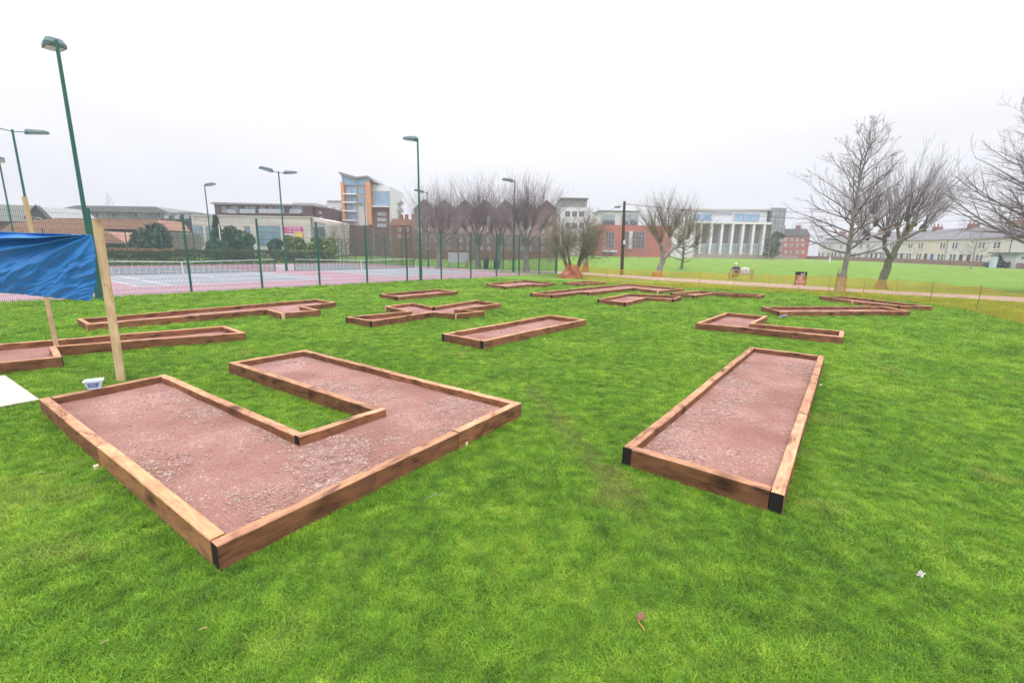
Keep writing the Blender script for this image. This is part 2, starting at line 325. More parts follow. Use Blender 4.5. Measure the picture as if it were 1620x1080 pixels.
# tennis courts
pink = mat('pink_court_surface', (.30, .192, .225), .9, .10, .6, bump=.1, bscale=80)
grey = mat('grey_court_surface', (.232, .250, .278), .9, .10, .6, bump=.1, bscale=80)
line = mat('white_line', (.50, .50, .51), .8, .04, 3)
b = MB(); b.quad(cw(-.9, .05, .006), cw(62, .05, .006), cw(62, 36, .006), cw(-.9, 36, .006)); struct(b.build('court_surround', pink))
COURTS = [10.2, 26.0, 41.8, 57.4]
for uc in COURTS[:3]:
    b = MB(); b.quad(cw(uc-5.485, 5.3, .011), cw(uc+5.485, 5.3, .011), cw(uc+5.485, 29.1, .011), cw(uc-5.485, 29.1, .011)); struct(b.build('court_surface', grey))
    b = MB()
    def ln(u0, w0, u1, w1, t=.06):
        if u0 == u1: b.quad(cw(u0-t, w0, .016), cw(u0+t, w0, .016), cw(u1+t, w1, .016), cw(u1-t, w1, .016))
        else: b.quad(cw(u0, w0-t, .016), cw(u1, w1-t, .016), cw(u1, w1+t, .016), cw(u0, w0+t, .016))
    for du in (-5.485, -4.115, 4.115, 5.485): ln(uc+du, 5.3, uc+du, 29.1)
    for wv in (5.3, 10.8, 23.6, 29.1):
        e_ = 5.485 if wv in (5.3, 29.1) else 4.115
        ln(uc-e_+.062, wv, uc+e_-.062, wv)
    ln(uc, 10.87, uc, 23.53)
    struct(b.build('court_lines', line))
# ------------------------------------------------------------------ NETS
netm = mat('black_net', (.03, .05, .045), .8, .1, 3)
for k, uc in enumerate(COURTS[:3]):
    base = cw(uc, 17.3)
    t = thing('tennis_net', ['dark tennis net with white band strung across the right-hand court, next to the park path', 'dark tennis net with white centre strap on the middle court, behind the pale timber post', 'dark tennis net on the leftmost court behind the blue tarpaulin'][k], 'tennis net', base, 0, 'tennis nets')
    T = lambda u, z, ww=17.3: cw(uc+u, ww, z)-base
    for s in (-7.0, 7.0):
        b = MB(); b.tube([T(s, 0), T(s, 1.1)], .05, 8); b.build('net_post', GREEN, t)
    sag = lambda u: 1.07-.155*(1-(abs(u)/7.0))
    b = MB(); us = np.linspace(-6.95, 6.95, 24)
    for i in range(23):
        b.quad(T(us[i], sag(us[i])-.06), T(us[i+1], sag(us[i+1])-.06), T(us[i+1], sag(us[i+1])), T(us[i], sag(us[i])))
    b.build('net_band', WHITEP, t)
    b = MB()
    for u in np.arange(-6.9, 6.95, .07): b.quad(T(u-.009, .02), T(u+.009, .02), T(u+.009, sag(u)-.06), T(u-.009, sag(u)-.06))
    for j in range(14):
        for i in range(23):
            z0 = .02+(sag(us[i])-.08)*j/14; z1 = .02+(sag(us[i+1])-.08)*j/14; h_ = .03 if j == 0 else .009
            b.quad(T(us[i], z0, 17.297), T(us[i+1], z1, 17.297), T(us[i+1], z1+h_, 17.297), T(us[i], z0+h_, 17.297))
    b.build('net_mesh', netm, t)
    b = MB(); b.box(-.03, -.008, 0, .03, .008, .92); o = b.build('centre_strap', WHITEP, t, T(0, 0, 17.28)); o.rotation_euler = (0, 0, math.atan2(CU[1], CU[0]))
# ------------------------------------------------------------------ FENCES
def fence(label, P0, P1, n, hgt, wire=True, dens=.05):
    P0, P1 = Vector(P0), Vector(P1); d = (P1-P0); Ln = d.length; d.normalize(); ang = math.atan2(d.y, d.x)
    t = thing('court_fence', label, 'fence', P0, ang, 'green mesh fences round the tennis courts')
    bay = Ln/n
    pb = MB(); pb.box(-.04, -.04, -.05, .04, .04, hgt+.05); pb.box(-.045, -.045, hgt+.05, .045, .045, hgt+.065)
    mb = MB(); r = .0036
    xs_ = np.arange(.06, bay-.05, dens)
    for x_ in xs_: mb.box(x_-r, -.052, .05, x_+r, -.0465, hgt)
    for z in np.arange(.08, hgt+.01, .2): mb.box(.045, -.0462, z-r, bay-.045, -.041, z+r); mb.box(.045, -.0578, z-r, bay-.045, -.0522, z+r)
    p0 = pb.build('post', GREEN, t); m0 = mb.build('mesh_panel', GREENW, t, fix=False)
    for i in range(n+1):
        p = p0 if i == 0 else p0.copy()
        if i: C.objects.link(p)
        p.location = (i*bay, 0, 0)
        if i < n:
            m = m0 if i == 0 else m0.copy()
            if i: C.objects.link(m)
            m.location = (i*bay, 0, 0)
    return t
A0 = Vector((3.67, 44.45, 0)); Ad = Vector((-15.02-3.67, 20.4-44.45, 0)); Ad.normalize()
fence('tall green mesh fence running along the near side of the tennis courts above the lawn', A0-Ad*1.1, A0+Ad*3.045*15-Ad*0, 15, 3.45)
fence('green mesh fence closing the right-hand end of the tennis courts beside the path', Vector((*cw(.9, 36).xy, 0)), Vector((4.2, 45.15, 0)), 11, 3.45, dens=.1)
fence('green mesh fence behind the hedge at the back of the tennis courts', Vector((*cw(61, 36.2).xy, 0)), Vector((*cw(1.3, 36.2).xy, 0)), 20, 3.45, dens=.1)
# ------------------------------------------------------------------ FLOODLIGHTS
def floodlight(loc, hgt, heads, label, arm=.45, ang0=0.0, tilt=.18, square=True):
    t = thing('floodlight', label, 'floodlight', loc, 0, 'floodlights round the tennis courts')
    b = MB(); b.tube([(0,0,0),(0,0,1.4),(0,0,1.401),(0,0,hgt)], [.11,.11,.075,.055], 10); b.tube([(0,0,0),(0,0,.03)], .2, 10)
    b.build('pole', GREEN, t, smooth=False)
    for h in heads:
        d = math.atan2(h[1], h[0])
        b = MB(); b.tube([(0,0,hgt-.12),(arm,0,hgt-.05)], .028, 6); o = b.build('arm', GREEN, t); o.rotation_euler = (0, 0, d)
        b = MB(); L_, W_ = 1.05, .30
        pl = [(0,-.17),(.12,-W_),(L_,-W_*.8),(L_+.08,0),(L_,W_*.8),(.12,W_),(0,.17)]
        n = len(pl); k = len(b.v)
        b.v += [(x_, y_, -.10) for x_, y_ in pl]+[(x_, y_, .02) for x_, y_ in pl]+[(.08+x_*.8, y_*.72, .17-.06*x_) for x_, y_ in pl]
        for q in range(2):
            for i in range(n): j = (i+1) % n; b.f.append((k+q*n+i, k+q*n+j, k+(q+1)*n+j, k+(q+1)*n+i)); b.m.append(0)
        b.f.append(tuple(range(k+2*n, k+3*n))); b.m.append(0); b.f.append(tuple(range(k+n-1, k-1, -1))); b.m.append(0)
        hd = b.build('lamp_head', LAMPG, t, (math.cos(d)*arm, math.sin(d)*arm, hgt-.06)); hd.rotation_euler = (0, -tilt, d)
        b = MB(); b.box(.14, -.22, -.115, .98, .22, -.1025); b.build('lens', GLASSL, hd)
    return t
U3 = Vector((*CU, 0)); W3 = Vector((*CW, 0))
b0 = gp(157, 475)
floodlight(b0, 9.1, [W3], 'tallest floodlight in view, green pole rising behind the blue tarpaulin', arm=.1, tilt=.1)
floodlight(gp(666, 444.5), 9.2, [W3], 'green floodlight with one head on the near fence line, at the middle of the lawn', arm=.15)
floodlight(cw(17.9, 17.5), 8.65, [U3, -U3], 'green floodlight with two heads standing between the two tennis nets', arm=.5)
floodlight(cw(33.75, 17.4), 8.85, [U3, -U3], 'green floodlight with two heads rising over the blue tarpaulin near the left edge', arm=.5)
floodlight(cw(1.1, 4.2), 8.95, [W3*.8+U3*.6], 'green floodlight at the right end of the courts in front of a bare pollard tree', arm=.15)
floodlight(cw(.7, 17.6), 8.75, [U3*.9+W3*.3], 'green floodlight far behind the single-headed one, against the gabled brick building', arm=.45)
floodlight(cw(-2.2, 34.4), 8.3, [U3], 'farthest floodlight, green, in front of the orange and white tower block', arm=.45)
floodlight(cw(18, 34.6), 8.75, [-W3*.8-U3*.5], 'green floodlight beyond the hedge, beside the dark conifer', arm=.15)
floodlight(cw(33.15, 34.6), 8.9, [-W3], 'green floodlight at the far left edge of the view', arm=.15)
# ------------------------------------------------------------------ TIMBER BEDS
ZT = .205
def inside(P, poly, grow=0.0):
    x, y = P[:, 0], P[:, 1]; n = len(poly); res = np.zeros(len(P), bool); dmin = np.full(len(P), 1e9)
    for i in range(n):
        x0, y0 = poly[i]; x1, y1 = poly[(i+1) % n]
        with np.errstate(divide='ignore', invalid='ignore'):
            c = ((y0 > y) != (y1 > y)) & (x < (x1-x0)*(y-y0)/(y1-y0+1e-12)+x0)
        res ^= c
        dx, dy = x1-x0, y1-y0; tt = np.clip(((x-x0)*dx+(y-y0)*dy)/(dx*dx+dy*dy), 0, 1)
        dmin = np.minimum(dmin, np.hypot(x-x0-tt*dx, y-y0-tt*dy))
    return np.where(res, -dmin, dmin) < grow
PEGM = mat('pale_peg', (.72, .58, .36), .8, .1, 9)
def sleeper_mesh(b, L_, e0, e1):
    t, z0, z1, c = .1, -.04, ZT, .007; n = len(b.v)
    prof = [(0, z0), (0, z1-c), (c, z1), (t-c, z1), (t, z1-c), (t, z0)]
    k = len(prof)
    jx = [random.uniform(-.003, .003) for _ in range(4)]
    for x_ in (0, L_*.33, L_*.66, L_):
        dy = random.uniform(-.004, .004) if 0 < x_ < L_ else 0; dz = random.uniform(-.004, .003)
        b.v += [(x_, y_+dy, z_+dz) for y_, z_ in prof]
    for s in range(3):
        for i in range(k-1):
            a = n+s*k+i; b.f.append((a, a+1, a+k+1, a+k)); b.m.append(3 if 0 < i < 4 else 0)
    b.f.append(tuple(n+i for i in range(k))[::-1]); b.m.append(e0)
    b.f.append(tuple(n+3*k+i for i in range(k))); b.m.append(e1)
BEDS = []
BED_SP = {}
def bed(px, corners, label, light=(), stones=0, pegs=(), name='timber_bed', fill=.08):
    """outline as seen along the outer top edges; corners: per vertex p/n = which edge runs through there, capital = blackened end"""
    P = [gp(x, y, ZT).xy for x, y in px]; n = len(P)
    area = sum(P[i].x*P[(i+1) % n].y-P[(i+1) % n].x*P[i].y for i in range(n))
    if area < 0: raise ValueError(label)
    c0 = sum((p for p in P), Vector((0, 0)))/n
    t = thing(name, label, 'raised bed', (c0.x, c0.y, 0), 0, 'timber-edged mini golf beds on the lawn')
    loc = [p-c0 for p in P]
    for i in range(n):
        a, b_ = loc[i], loc[(i+1) % n]; pv, nx = loc[i-1], loc[(i+2) % n]
        d = (b_-a).normalized(); nrm = Vector((-d.y, d.x))
        ca, cb = corners[i], corners[(i+1) % n]
        cva = (a-pv).cross(b_-a) > 0 if hasattr(a, 'cross') else True
        def crs(u, v): return u.x*v.y-u.y*v.x
        cva = crs(a-pv, b_-a) > 0; cvb = crs(b_-a, nx-b_) > 0
        # start
        sa = 0 if (ca in 'nN') == cva else .1003
        if not cva: sa = -.1 if ca in 'nN' else 0.0003
        sb = 0 if (cb in 'pP') == cvb else .1003
        if not cvb: sb = -.1 if cb in 'pP' else 0.0003
        if cva: sa = 0 if ca in 'nN' else .1003
        if cvb: sb = 0 if cb in 'pP' else .1003
        Ln = (b_-a).length-sa-sb; st = sa
        m0 = 1 if ca == 'N' else 2 if ca == 'n' and random.random() < .5 else 0
        m1 = 1 if cb == 'P' else 2 if cb == 'p' and random.random() < .5 else 0
        cuts = []; xx = 2.4 if Ln > 2.7 else Ln
        while xx < Ln-.25: cuts.append(xx); xx += 2.4
        cuts.append(Ln); x0 = 0
        for ci, x1 in enumerate(cuts):
            mb = MB(); sleeper_mesh(mb, x1-x0-.006, m0 if ci == 0 else 0, m1 if ci == len(cuts)-1 else 0)
            p = a+d*(st+x0)
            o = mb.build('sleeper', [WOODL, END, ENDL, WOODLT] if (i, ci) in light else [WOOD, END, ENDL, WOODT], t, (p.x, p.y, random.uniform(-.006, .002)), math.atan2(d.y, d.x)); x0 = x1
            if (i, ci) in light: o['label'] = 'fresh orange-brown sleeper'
    # infill
    mn = np.min([[p.x, p.y] for p in loc], 0); mxx = np.max([[p.x, p.y] for p in loc], 0)
    near = c0.length < 9; s = .05 if near else .09
    gx = np.arange(mn[0], mxx[0]+s, s); gy = np.arange(mn[1], mxx[1]+s, s)
    X, Y = np.meshgrid(gx, gy); poly = [(p.x, p.y) for p in loc]
    Z = np.full(X.shape, fill)
    nz = np.array([noise.noise(Vector((x_+c0.x, y_+c0.y, 0))*1.7)*.014+noise.noise(Vector((x_+c0.x, y_+c0.y, 3))*7)*.005 for x_, y_ in zip(X.ravel(), Y.ravel())]).reshape(X.shape); Z = Z+nz
    v = np.stack([X, Y, Z], -1).reshape(-1, 3); nx_ = len(gx)
    ii = np.arange((len(gy)-1)*(nx_-1)); a_ = (ii//(nx_-1))*nx_+ii % (nx_-1)
    cen = v[a_, :2]+s/2; keep = inside(cen, poly, -.06); a_ = a_[keep]
    f = np.stack([a_, a_+1, a_+nx_+1, a_+nx_], -1)
    used = np.unique(f); rm = np.zeros(len(v), int); rm[used] = np.arange(len(used))
    me = bpy.data.meshes.new('gravel_infill'); me.from_pydata(v[used].tolist(), [], rm[f].tolist()); me.materials.append(GRAVEL)
    me.polygons.foreach_set('use_smooth', [True]*len(me.polygons))
    o = bpy.data.objects.new('gravel_infill', me); C.objects.link(o); o.parent = t
    if stones:
        sv, sf = [], []; cnt = 0; tries = 0
        while cnt < stones and tries < stones*40:
            tries += 1
            x_, y_ = random.uniform(mn[0], mxx[0]), random.uniform(mn[1], mxx[1])
            q = noise.noise(Vector((x_*1.1+c0.x, y_*1.1, 9)))*.9+noise.noise(Vector((x_*4, y_*4, 2)))*.4
            if random.random() > max(.03, q*2.4+.02): continue
            if not inside(np.array([[x_, y_]]), poly, -.115)[0]: continue
            r = random.choice((.006, .007, .008, .010, .013, .017)); k = len(sv); rz = random.uniform(0, 6.3)
            zz = fill+noise.noise(Vector((x_+c0.x, y_+c0.y, 0))*1.7)*.014+noise.noise(Vector((x_+c0.x, y_+c0.y, 3))*7)*.005+r*.25
            for ux, uy, uz in ((1,0,0),(.2,.9,.1),(-1,.1,0),(-.1,-.8,0),(0,0,.6),(.3,.1,-.6)):
                ux *= random.uniform(.8, 1.3); uy *= random.uniform(.7, 1.2)
                sv.append((x_+r*(ux*math.cos(rz)-uy*math.sin(rz)), y_+r*(ux*math.sin(rz)+uy*math.cos(rz)), zz+r*uz))
            for tri in ((0,1,4),(1,2,4),(2,3,4),(3,0,4),(1,0,5),(2,1,5),(3,2,5),(0,3,5)): sf.append(tuple(k+i for i in tri))
            cnt += 1
        me = bpy.data.meshes.new('loose_stones'); me.from_pydata(sv, [], sf); me.materials.append(STONE)
        o = bpy.data.objects.new('loose_stones', me); C.objects.link(o); o.parent = t; o['kind'] = 'stuff'
    for x_, y_ in pegs:
        g = gp(x_, y_); mb = MB(); mb.box(-.018, -.018, -.03, .018, .018, .045)
        mb.build('peg', PEGM, t, (g.x-c0.x, g.y-c0.y, 0), random.uniform(0, 1.5), bevel=.003)
    BEDS.append([(p.x, p.y) for p in P]); return t
bed([(61.4,630),(343,862.3),(825.3,636.5),(482.7,553),(360.8,573),(592,647),(479,683),(262,591)], 'nNpnnnPp',
    'big U-shaped timber bed of reddish gravel nearest the camera at left', light={(0, 1)}, stones=9000, fill=.105, pegs=[(153,742),(737,704)])
bed([(985,706),(1241,782),(1304.4,562.8),(1186.4,548.3)], 'PNpn', 'long straight timber bed of gravel nearest the camera at right, with two black front corners', stones=4500, fill=.11, pegs=[(1298, 612)])
bed([(698.6,527.7),(765,539.4),(927.7,505),(868.5,497.7)], 'PNpn', 'straight timber bed in the middle of the lawn, behind the U-shaped bed', stones=900, pegs=[(861,538)])
bed([(121.7,504),(136.7,512.7),(421.7,489.3),(445,495.7),(507.7,490),(480,484.3),(532.3,477.7),(501.7,472.7)], 'nnppPppn', 'very long narrow timber bed nearest the court fence, with a small box at its right')
bed([(-130,585),(97.9,563.9),(89,548),(388.3,526),(356.7,515),(-90,550.4)], 'nPppnn', 'long low timber bed with a wide left arm, behind the blue tarpaulin', pegs=[(197,548)])
bed([(600.3,464.5),(629.5,469),(724.6,460.5),(694.6,457)], 'PNpn', 'small straight timber bed close to the court fence, below the single-headed floodlight')
bed([(546.5,501.1),(588.4,507.5),(684,493.7),(722.5,496.4),(767,491.6),(724.6,489),(793.3,479.9),(752.5,474.6),(685.3,485),(653.4,478.6),(608.3,483.9),(644.7,491.9)], 'PNpnpPpnNppn',
    'zigzag cross-shaped timber bed in the middle distance, left of centre', pegs=[(681,501)])
bed([(770,448),(799,453),(842,449.3),(859,450),(879,447),(828,443.2)], 'PNppPn', 'bent timber bed just right of the courts, below the last fence posts')
bed([(891,446.3),(915.5,448.6),(958.3,446),(933,444)], 'PNpn', 'farthest small timber bed, in front of the netted multi-stemmed tree')
bed([(838.8,463.3),(874,466.3),(921,461.2),(932,462.2),(1003,455.2),(1042,460),(1083,456.3),(992,448.5)], 'PNpNpnpn', 'large stepped timber bed in the far middle, with three black corners')
bed([(945,473),(990.4,478.5),(1023.7,469.8),(1066.3,473),(1079.6,468),(993,464.3)], 'PNnNpn', 'L-shaped timber bed in front of the large stepped one')
bed([(1059.8,463),(1098.7,466.8),(1126.5,463),(1200,468.1),(1210,465.4),(1104.5,459.7)], 'PNnppn', 'low timber bed with a long right arm, in front of the park bench')
bed([(1100.4,510.5),(1334.4,533),(1335.7,523),(1192,511.3),(1214.7,499.9),(1148,494)], 'nppPpn', 'timber bed with a wide left half and narrow right arm, behind the right-hand straight bed', stones=500)
bed([(1233.2,492.5),(1441,492),(1398,484.2),(1204.8,484.6)], 'Nppn', 'slanting timber bed to the right with a pigeon beside its corner')
bed([(1296.3,468.2),(1347,475.5),(1424,483.8),(1477,484.3),(1408,476.2),(1338.4,468.6)], 'NpNPpn', 'pointed timber bed at the foot of the tall bare tree')
# ------------------------------------------------------------------ GRASS BLADES
def make_tuft(i, nb, spread, h0, h1, wd):
    v, f = [], []
    for _ in range(nb):
        a = random.uniform(0, 6.28); rr = spread*math.sqrt(random.random()); x_, y_ = rr*math.cos(a), rr*math.sin(a)
        h_ = random.uniform(h0, h1); th = random.uniform(0, 6.28); lean = random.uniform(.4, 1.7)*h_; wd_ = wd*random.uniform(.7, 1.3)
        dx, dy = math.cos(th), math.sin(th); px_, py_ = -dy*wd_, dx*wd_; k = len(v)
        v += [(x_-px_, y_-py_, -.01), (x_+px_, y_+py_, -.01), (x_+dx*lean*.35+px_*.8, y_+dy*lean*.35+py_*.8, h_*.6), (x_+dx*lean*.35-px_*.8, y_+dy*lean*.35-py_*.8, h_*.6), (x_+dx*lean, y_+dy*lean, h_*random.uniform(.75, 1))]
        f += [(k, k+1, k+2, k+3), (k+3, k+2, k+4)]
    me = bpy.data.meshes.new('grass_tuft'); me.from_pydata(v, [], f); me.materials.append(BLADE)
    return bpy.data.objects.new('grass_tuft', me)
tc_ = bpy.data.collections.new('grass_tufts')
for i in range(6): tc_.objects.link(make_tuft(i, 24, .045, .012, .036, .0013))
def scatter(n, y0, y1, xm, xf):
    """points with even density on the lawn between two distances, inside the view wedge widened for a side step"""
    r = np.sqrt(rng.uniform(y0*y0, y1*y1, n)); a = rng.uniform(R(-58), R(58), n)
    return np.stack([r*np.sin(a), r*np.cos(a)], -1)
sets = [(.8, 3.5, 1500, 1.0), (3.5, 6, 1000, 1.12), (6, 9, 520, 1.35), (9, 14, 230, 1.75), (14, 22, 85, 2.5), (22, 34, 26, 3.6)]
pts, scl = [], []
for y0, y1, dens, sc in sets:
    n = int(dens*(R(116)/2)*(y1*y1-y0*y0)); P = scatter(n, y0, y1, 0, 0); pts.append(P); scl.append(np.full(n, sc))
for poly in BEDS:             # longer unmown grass against the timber
    m_ = len(poly)
    for i in range(m_):
        a, b_ = np.array(poly[i]), np.array(poly[(i+1) % m_]); Ln = np.linalg.norm(b_-a); dist = np.linalg.norm((a+b_)/2)
        if dist > 20: continue
        n = int(Ln*(60 if dist < 9 else 25)); tt = rng.random(n)[:, None]; d = (b_-a)/Ln; o_ = np.array([d[1], -d[0]])
        pts.append(a+(b_-a)*tt+o_*rng.uniform(.02, .07, n)[:, None]); scl.append(rng.uniform(.8, 1.3, n)*(1 if dist < 9 else 1.2))
pts = np.concatenate(pts); scl = np.concatenate(scl)
rel = pts-CO; wv = rel@CW; uv = rel@CU
keep = ~((wv > -.12) & (uv > -1.2))
for poly in BEDS: keep &= ~inside(pts, poly, .005)
boardpoly = [tuple(gp(x, y).xy) for x, y in ((-160,600),(10,594),(63,632),(-160,668))]
keep &= ~inside(pts, boardpoly, -.02)
pts, scl = pts[keep], scl[keep]
big = np.array([noise.noise(Vector((p[0]*.9, p[1]*.9, 4)))+.6*noise.noise(Vector((p[0]*3.1, p[1]*3.1, 8))) for p in pts])
scl = scl*(1+.34*big)*rng.uniform(.8, 1.25, len(pts))
me = bpy.data.meshes.new('grass'); n = len(pts)
me.vertices.add(n); me.vertices.foreach_set('co', np.stack([pts[:, 0], pts[:, 1], np.zeros(n)], -1).ravel())
a = me.attributes.new('scl', 'FLOAT', 'POINT'); a.data.foreach_set('value', scl)
a = me.attributes.new('rot', 'FLOAT', 'POINT'); a.data.foreach_set('value', rng.uniform(0, 6.283, n))
a = me.attributes.new('idx', 'INT', 'POINT'); a.data.foreach_set('value', rng.integers(0, 6, n).astype(np.int32))
print('tufts', n)
go = bpy.data.objects.new('grass', me); C.objects.link(go); tag(go, 'short green mown grass of the lawn between the timber beds', 'grass', kind='stuff')
ng = bpy.data.node_groups.new('grass_scatter', 'GeometryNodeTree')
ng.interface.new_socket('Geometry', in_out='INPUT', socket_type='NodeSocketGeometry'); ng.interface.new_socket('Geometry', in_out='OUTPUT', socket_type='NodeSocketGeometry')
gi, gout = N(ng, 'NodeGroupInput'), N(ng, 'NodeGroupOutput')
ip = N(ng, 'GeometryNodeInstanceOnPoints'); ci = N(ng, 'GeometryNodeCollectionInfo'); ci.inputs['Collection'].default_value = tc_
ci.inputs['Separate Children'].default_value = True; ci.inputs['Reset Children'].default_value = True
ip.inputs['Pick Instance'].default_value = True
def attr(nm, ty):
    q = N(ng, 'GeometryNodeInputNamedAttribute', data_type=ty); q.inputs['Name'].default_value = nm; return q.outputs['Attribute']
cx = N(ng, 'ShaderNodeCombineXYZ'); gl = ng.links.new
gl(attr('rot', 'FLOAT'), cx.inputs['Z']); gl(gi.outputs[0], ip.inputs['Points']); gl(ci.outputs[0], ip.inputs['Instance']); gl(attr('idx', 'INT'), ip.inputs['Instance Index'])
gl(cx.outputs[0], ip.inputs['Rotation']); gl(attr('scl', 'FLOAT'), ip.inputs['Scale']); gl(ip.outputs[0], gout.inputs[0])
md = go.modifiers.new('scatter', 'NODES'); md.node_group = ng
#MORE
# ------------------------------------------------------------------ TARPAULIN, POSTS, BOARD, TUB
def upto(base, px_y):        # height of a vertical line over base whose top shows at image row px_y
    lo, hi = 0.0, 20.0
    for _ in range(40):
        m = (lo+hi)/2; p = Vector((base.x, base.y, m))-Vector((0, 0, H)); yy = 540-F*p.dot(up)/p.dot(fwd)
        if yy > px_y: lo = m
        else: hi = m
    return lo
def timber_post(x, y, xt, yt, label, sx_=.1, sy_=.05, rot=0):
    g = gp(x, y); top = at(xt, yt, g.y); mb = MB(); n = 7
    t = thing('timber_post', label, 'post', (g.x, g.y, 0), 0, 'rough timber posts that hold up the blue tarpaulin')
    dx, dz = top.x-g.x, top.z; Rz = Matrix.Rotation(rot, 4, 'Z')
    k = 0
    for i in range(n):
        s = i/(n-1)
        for a, c in ((-sx_/2, -sy_/2), (sx_/2, -sy_/2), (sx_/2, sy_/2), (-sx_/2, sy_/2)):
            q = Rz @ Vector((a, c, 0)); mb.v.append((dz*s-.05*(1-s), q.x+dx*s+.006*math.sin(s*5), q.y))
        if i:
            for j in range(4): mb.f.append(((i-1)*4+j, (i-1)*4+(j+1) % 4, i*4+(j+1) % 4, i*4+j)); mb.m.append(0)
    mb.f += [(3,2,1,0), tuple(4*(n-1)+j for j in range(4))]; mb.m += [0, 0]
    o = mb.build('timber', PINE, t); o.matrix_local = Matrix(((0,1,0,0),(0,0,1,0),(1,0,0,0),(0,0,0,1)))  # grain runs up the post
    mb = MB()
    for z in (.35, .8): mb.box(-.012, -.004, -.012, .012, .004, .012); 
    nl = MB(); nl.tube([(0,-.03,0),(0,.0,0)], .006, 8); nl.build('nail', STEEL, t, (dx*.62+.01, -sy_/2-.003, dz*.62))
    return g, dx, dz
g1, dx1, dz1 = timber_post(192, 604, 153.5, 348, 'broad pale timber post standing beside the plastic tub, holding the tarpaulin corner', .105, .045, .25)
timber_post(91, 557, 39, 311, 'thinner pale timber post at the corner of the second bed, passing behind the tarpaulin', .06, .045, .1)
TARP = None
def tarp_mat():
    m, nt, b = newmat('blue_tarpaulin'); l = nt.links.new
    t = N(nt, 'ShaderNodeTexCoord'); mp = N(nt, 'ShaderNodeMapping'); mp.inputs['Scale'].default_value = (1.6, 1, 5.5); mp.inputs['Rotation'].default_value = (0, R(14), 0)
    l(t.outputs['Object'], mp.inputs[0]); n = N(nt, 'ShaderNodeTexNoise'); n.inputs['Scale'].default_value = 3.2; n.inputs['Detail'].default_value = 7; n.inputs['Roughness'].default_value = .6; n.inputs['Distortion'].default_value = 1.3; l(mp.outputs[0], n.inputs[0])
    b.inputs['Base Color'].default_value = (.022, .185, .50, 1); b.inputs['Roughness'].default_value = .38; b.inputs['Specular IOR Level'].default_value = .45
    bp = N(nt, 'ShaderNodeBump'); bp.inputs['Strength'].default_value = .25; bp.inputs['Distance'].default_value = .02; l(n.outputs[0], bp.inputs['Height']); l(bp.outputs[0], b.inputs['Normal'])
    tr = N(nt, 'ShaderNodeBsdfTranslucent'); tr.inputs['Color'].default_value = (.03, .25, .8, 1)
    mx = N(nt, 'ShaderNodeMixShader'); mx.inputs[0].default_value = .22; l(b.outputs[0], mx.inputs[1]); l(tr.outputs[0], mx.inputs[2]); l(mx.outputs[0], nt.nodes['Material Output'].inputs[0])
    return m
D1 = g1.y
tl = [at(154, 370.5, D1), at(0, 363.0, D1-.05), at(-190, 352, D1-.12)]; bl = [at(151, 475.5, D1), at(0, 462, D1-.05), at(-190, 440, D1-.12)]
nx_, nz_ = 300, 110; V = []
tl[0] = at(150, 371.5, D1); bl[0] = at(152, 475.5, D1)
FOLD = [(.030, .030, -.055), (.085, .022, .085), (.135, .026, -.05), (.21, .03, .05), (.30, .045, -.035), (.46, .05, .03), (.66, .06, -.025), (.92, .07, .022)]
def ridge(x, y, z): return 1-abs(noise.noise(Vector((x, y, z))))*2.2
for j in range(nz_+1):
    s = j/nz_
    for i in range(nx_+1):
        uu = i/nx_; u = uu*2; k = min(int(u), 1); f_ = u-k
        T_ = tl[k].lerp(tl[k+1], f_); B_ = bl[k].lerp(bl[k+1], f_); p = T_.lerp(B_, s)
        dx_ = (tl[0].x-p.x)+.02; dz_ = max(tl[0].z-p.z+.012+dx_*.02, 0); r_ = math.hypot(dx_, dz_); th = math.atan2(dz_, dx_)
        wob = .03*noise.noise(Vector((r_*1.3, th*2, 4)))
        d = sum(a_*math.exp(-((th+wob-t0)/w_)**2) for t0, w_, a_ in FOLD)*min(1, r_/.55)*(.55+.45*math.exp(-r_*.35))*1.3
        q1 = dx_*.86+dz_*.5; q2 = dz_*.86-dx_*.5
        cr_ = (ridge(q1*2.2, q2*7, 2)*.022+ridge(q1*5+q2*2, q2*13, 9)*.012+ridge(q1*3, q2*22, 5)*.006)*min(1, .15+s*1.5)*min(1, r_*2.5)
        d += cr_+.05*noise.noise(Vector((dx_*1.1, dz_*1.6, 3)))*min(1, r_)
        ex = (.075*math.sin(math.pi*min(1, s*1.02))**.8+.012*noise.noise(Vector((s*17, 3, 7)))+.01*noise.noise(Vector((s*45, 1, 7))))*math.exp(-uu*14)
        hem = .012*noise.noise(Vector((uu*30, 5, 1)))*(s > .985)
        V.append((p.x+ex, p.y-.05-d, p.z-.03*math.sin(math.pi*uu)*(1-s)+hem))
Fc = [(j*(nx_+1)+i, j*(nx_+1)+i+1, (j+1)*(nx_+1)+i+1, (j+1)*(nx_+1)+i) for j in range(nz_) for i in range(nx_)]
me = bpy.data.meshes.new('tarpaulin'); me.from_pydata(V, [], Fc); me.materials.append(tarp_mat()); me.polygons.foreach_set('use_smooth', [True]*len(me.polygons))
o = bpy.data.objects.new('tarpaulin', me); C.objects.link(o); tag(o, 'creased bright blue tarpaulin stretched from the broad timber post past the left edge', 'tarpaulin')
sd = o.modifiers.new('thickness', 'SOLIDIFY'); sd.thickness = .004
# plywood board
bp_ = [gp(x, y, .03) for x, y in ((-160,600),(8,594),(62.5,632),(-160,672))]
b = MB(); c0 = Vector((bp_[0].x, bp_[0].y, 0)); b.prism([(p.x-c0.x, p.y-c0.y) for p in bp_], .02, .038, axis='z')
tag(b.build('plywood_sheet', mat('pale_plywood', (.42, .36, .31), .7, .07, 1.6, stretch=(1, 8, 1), col2=(.53, .47, .41)), None, c0, bevel=.002), 'pale plywood sheet lying flat on the grass at the left edge beside the U-shaped bed', 'board')
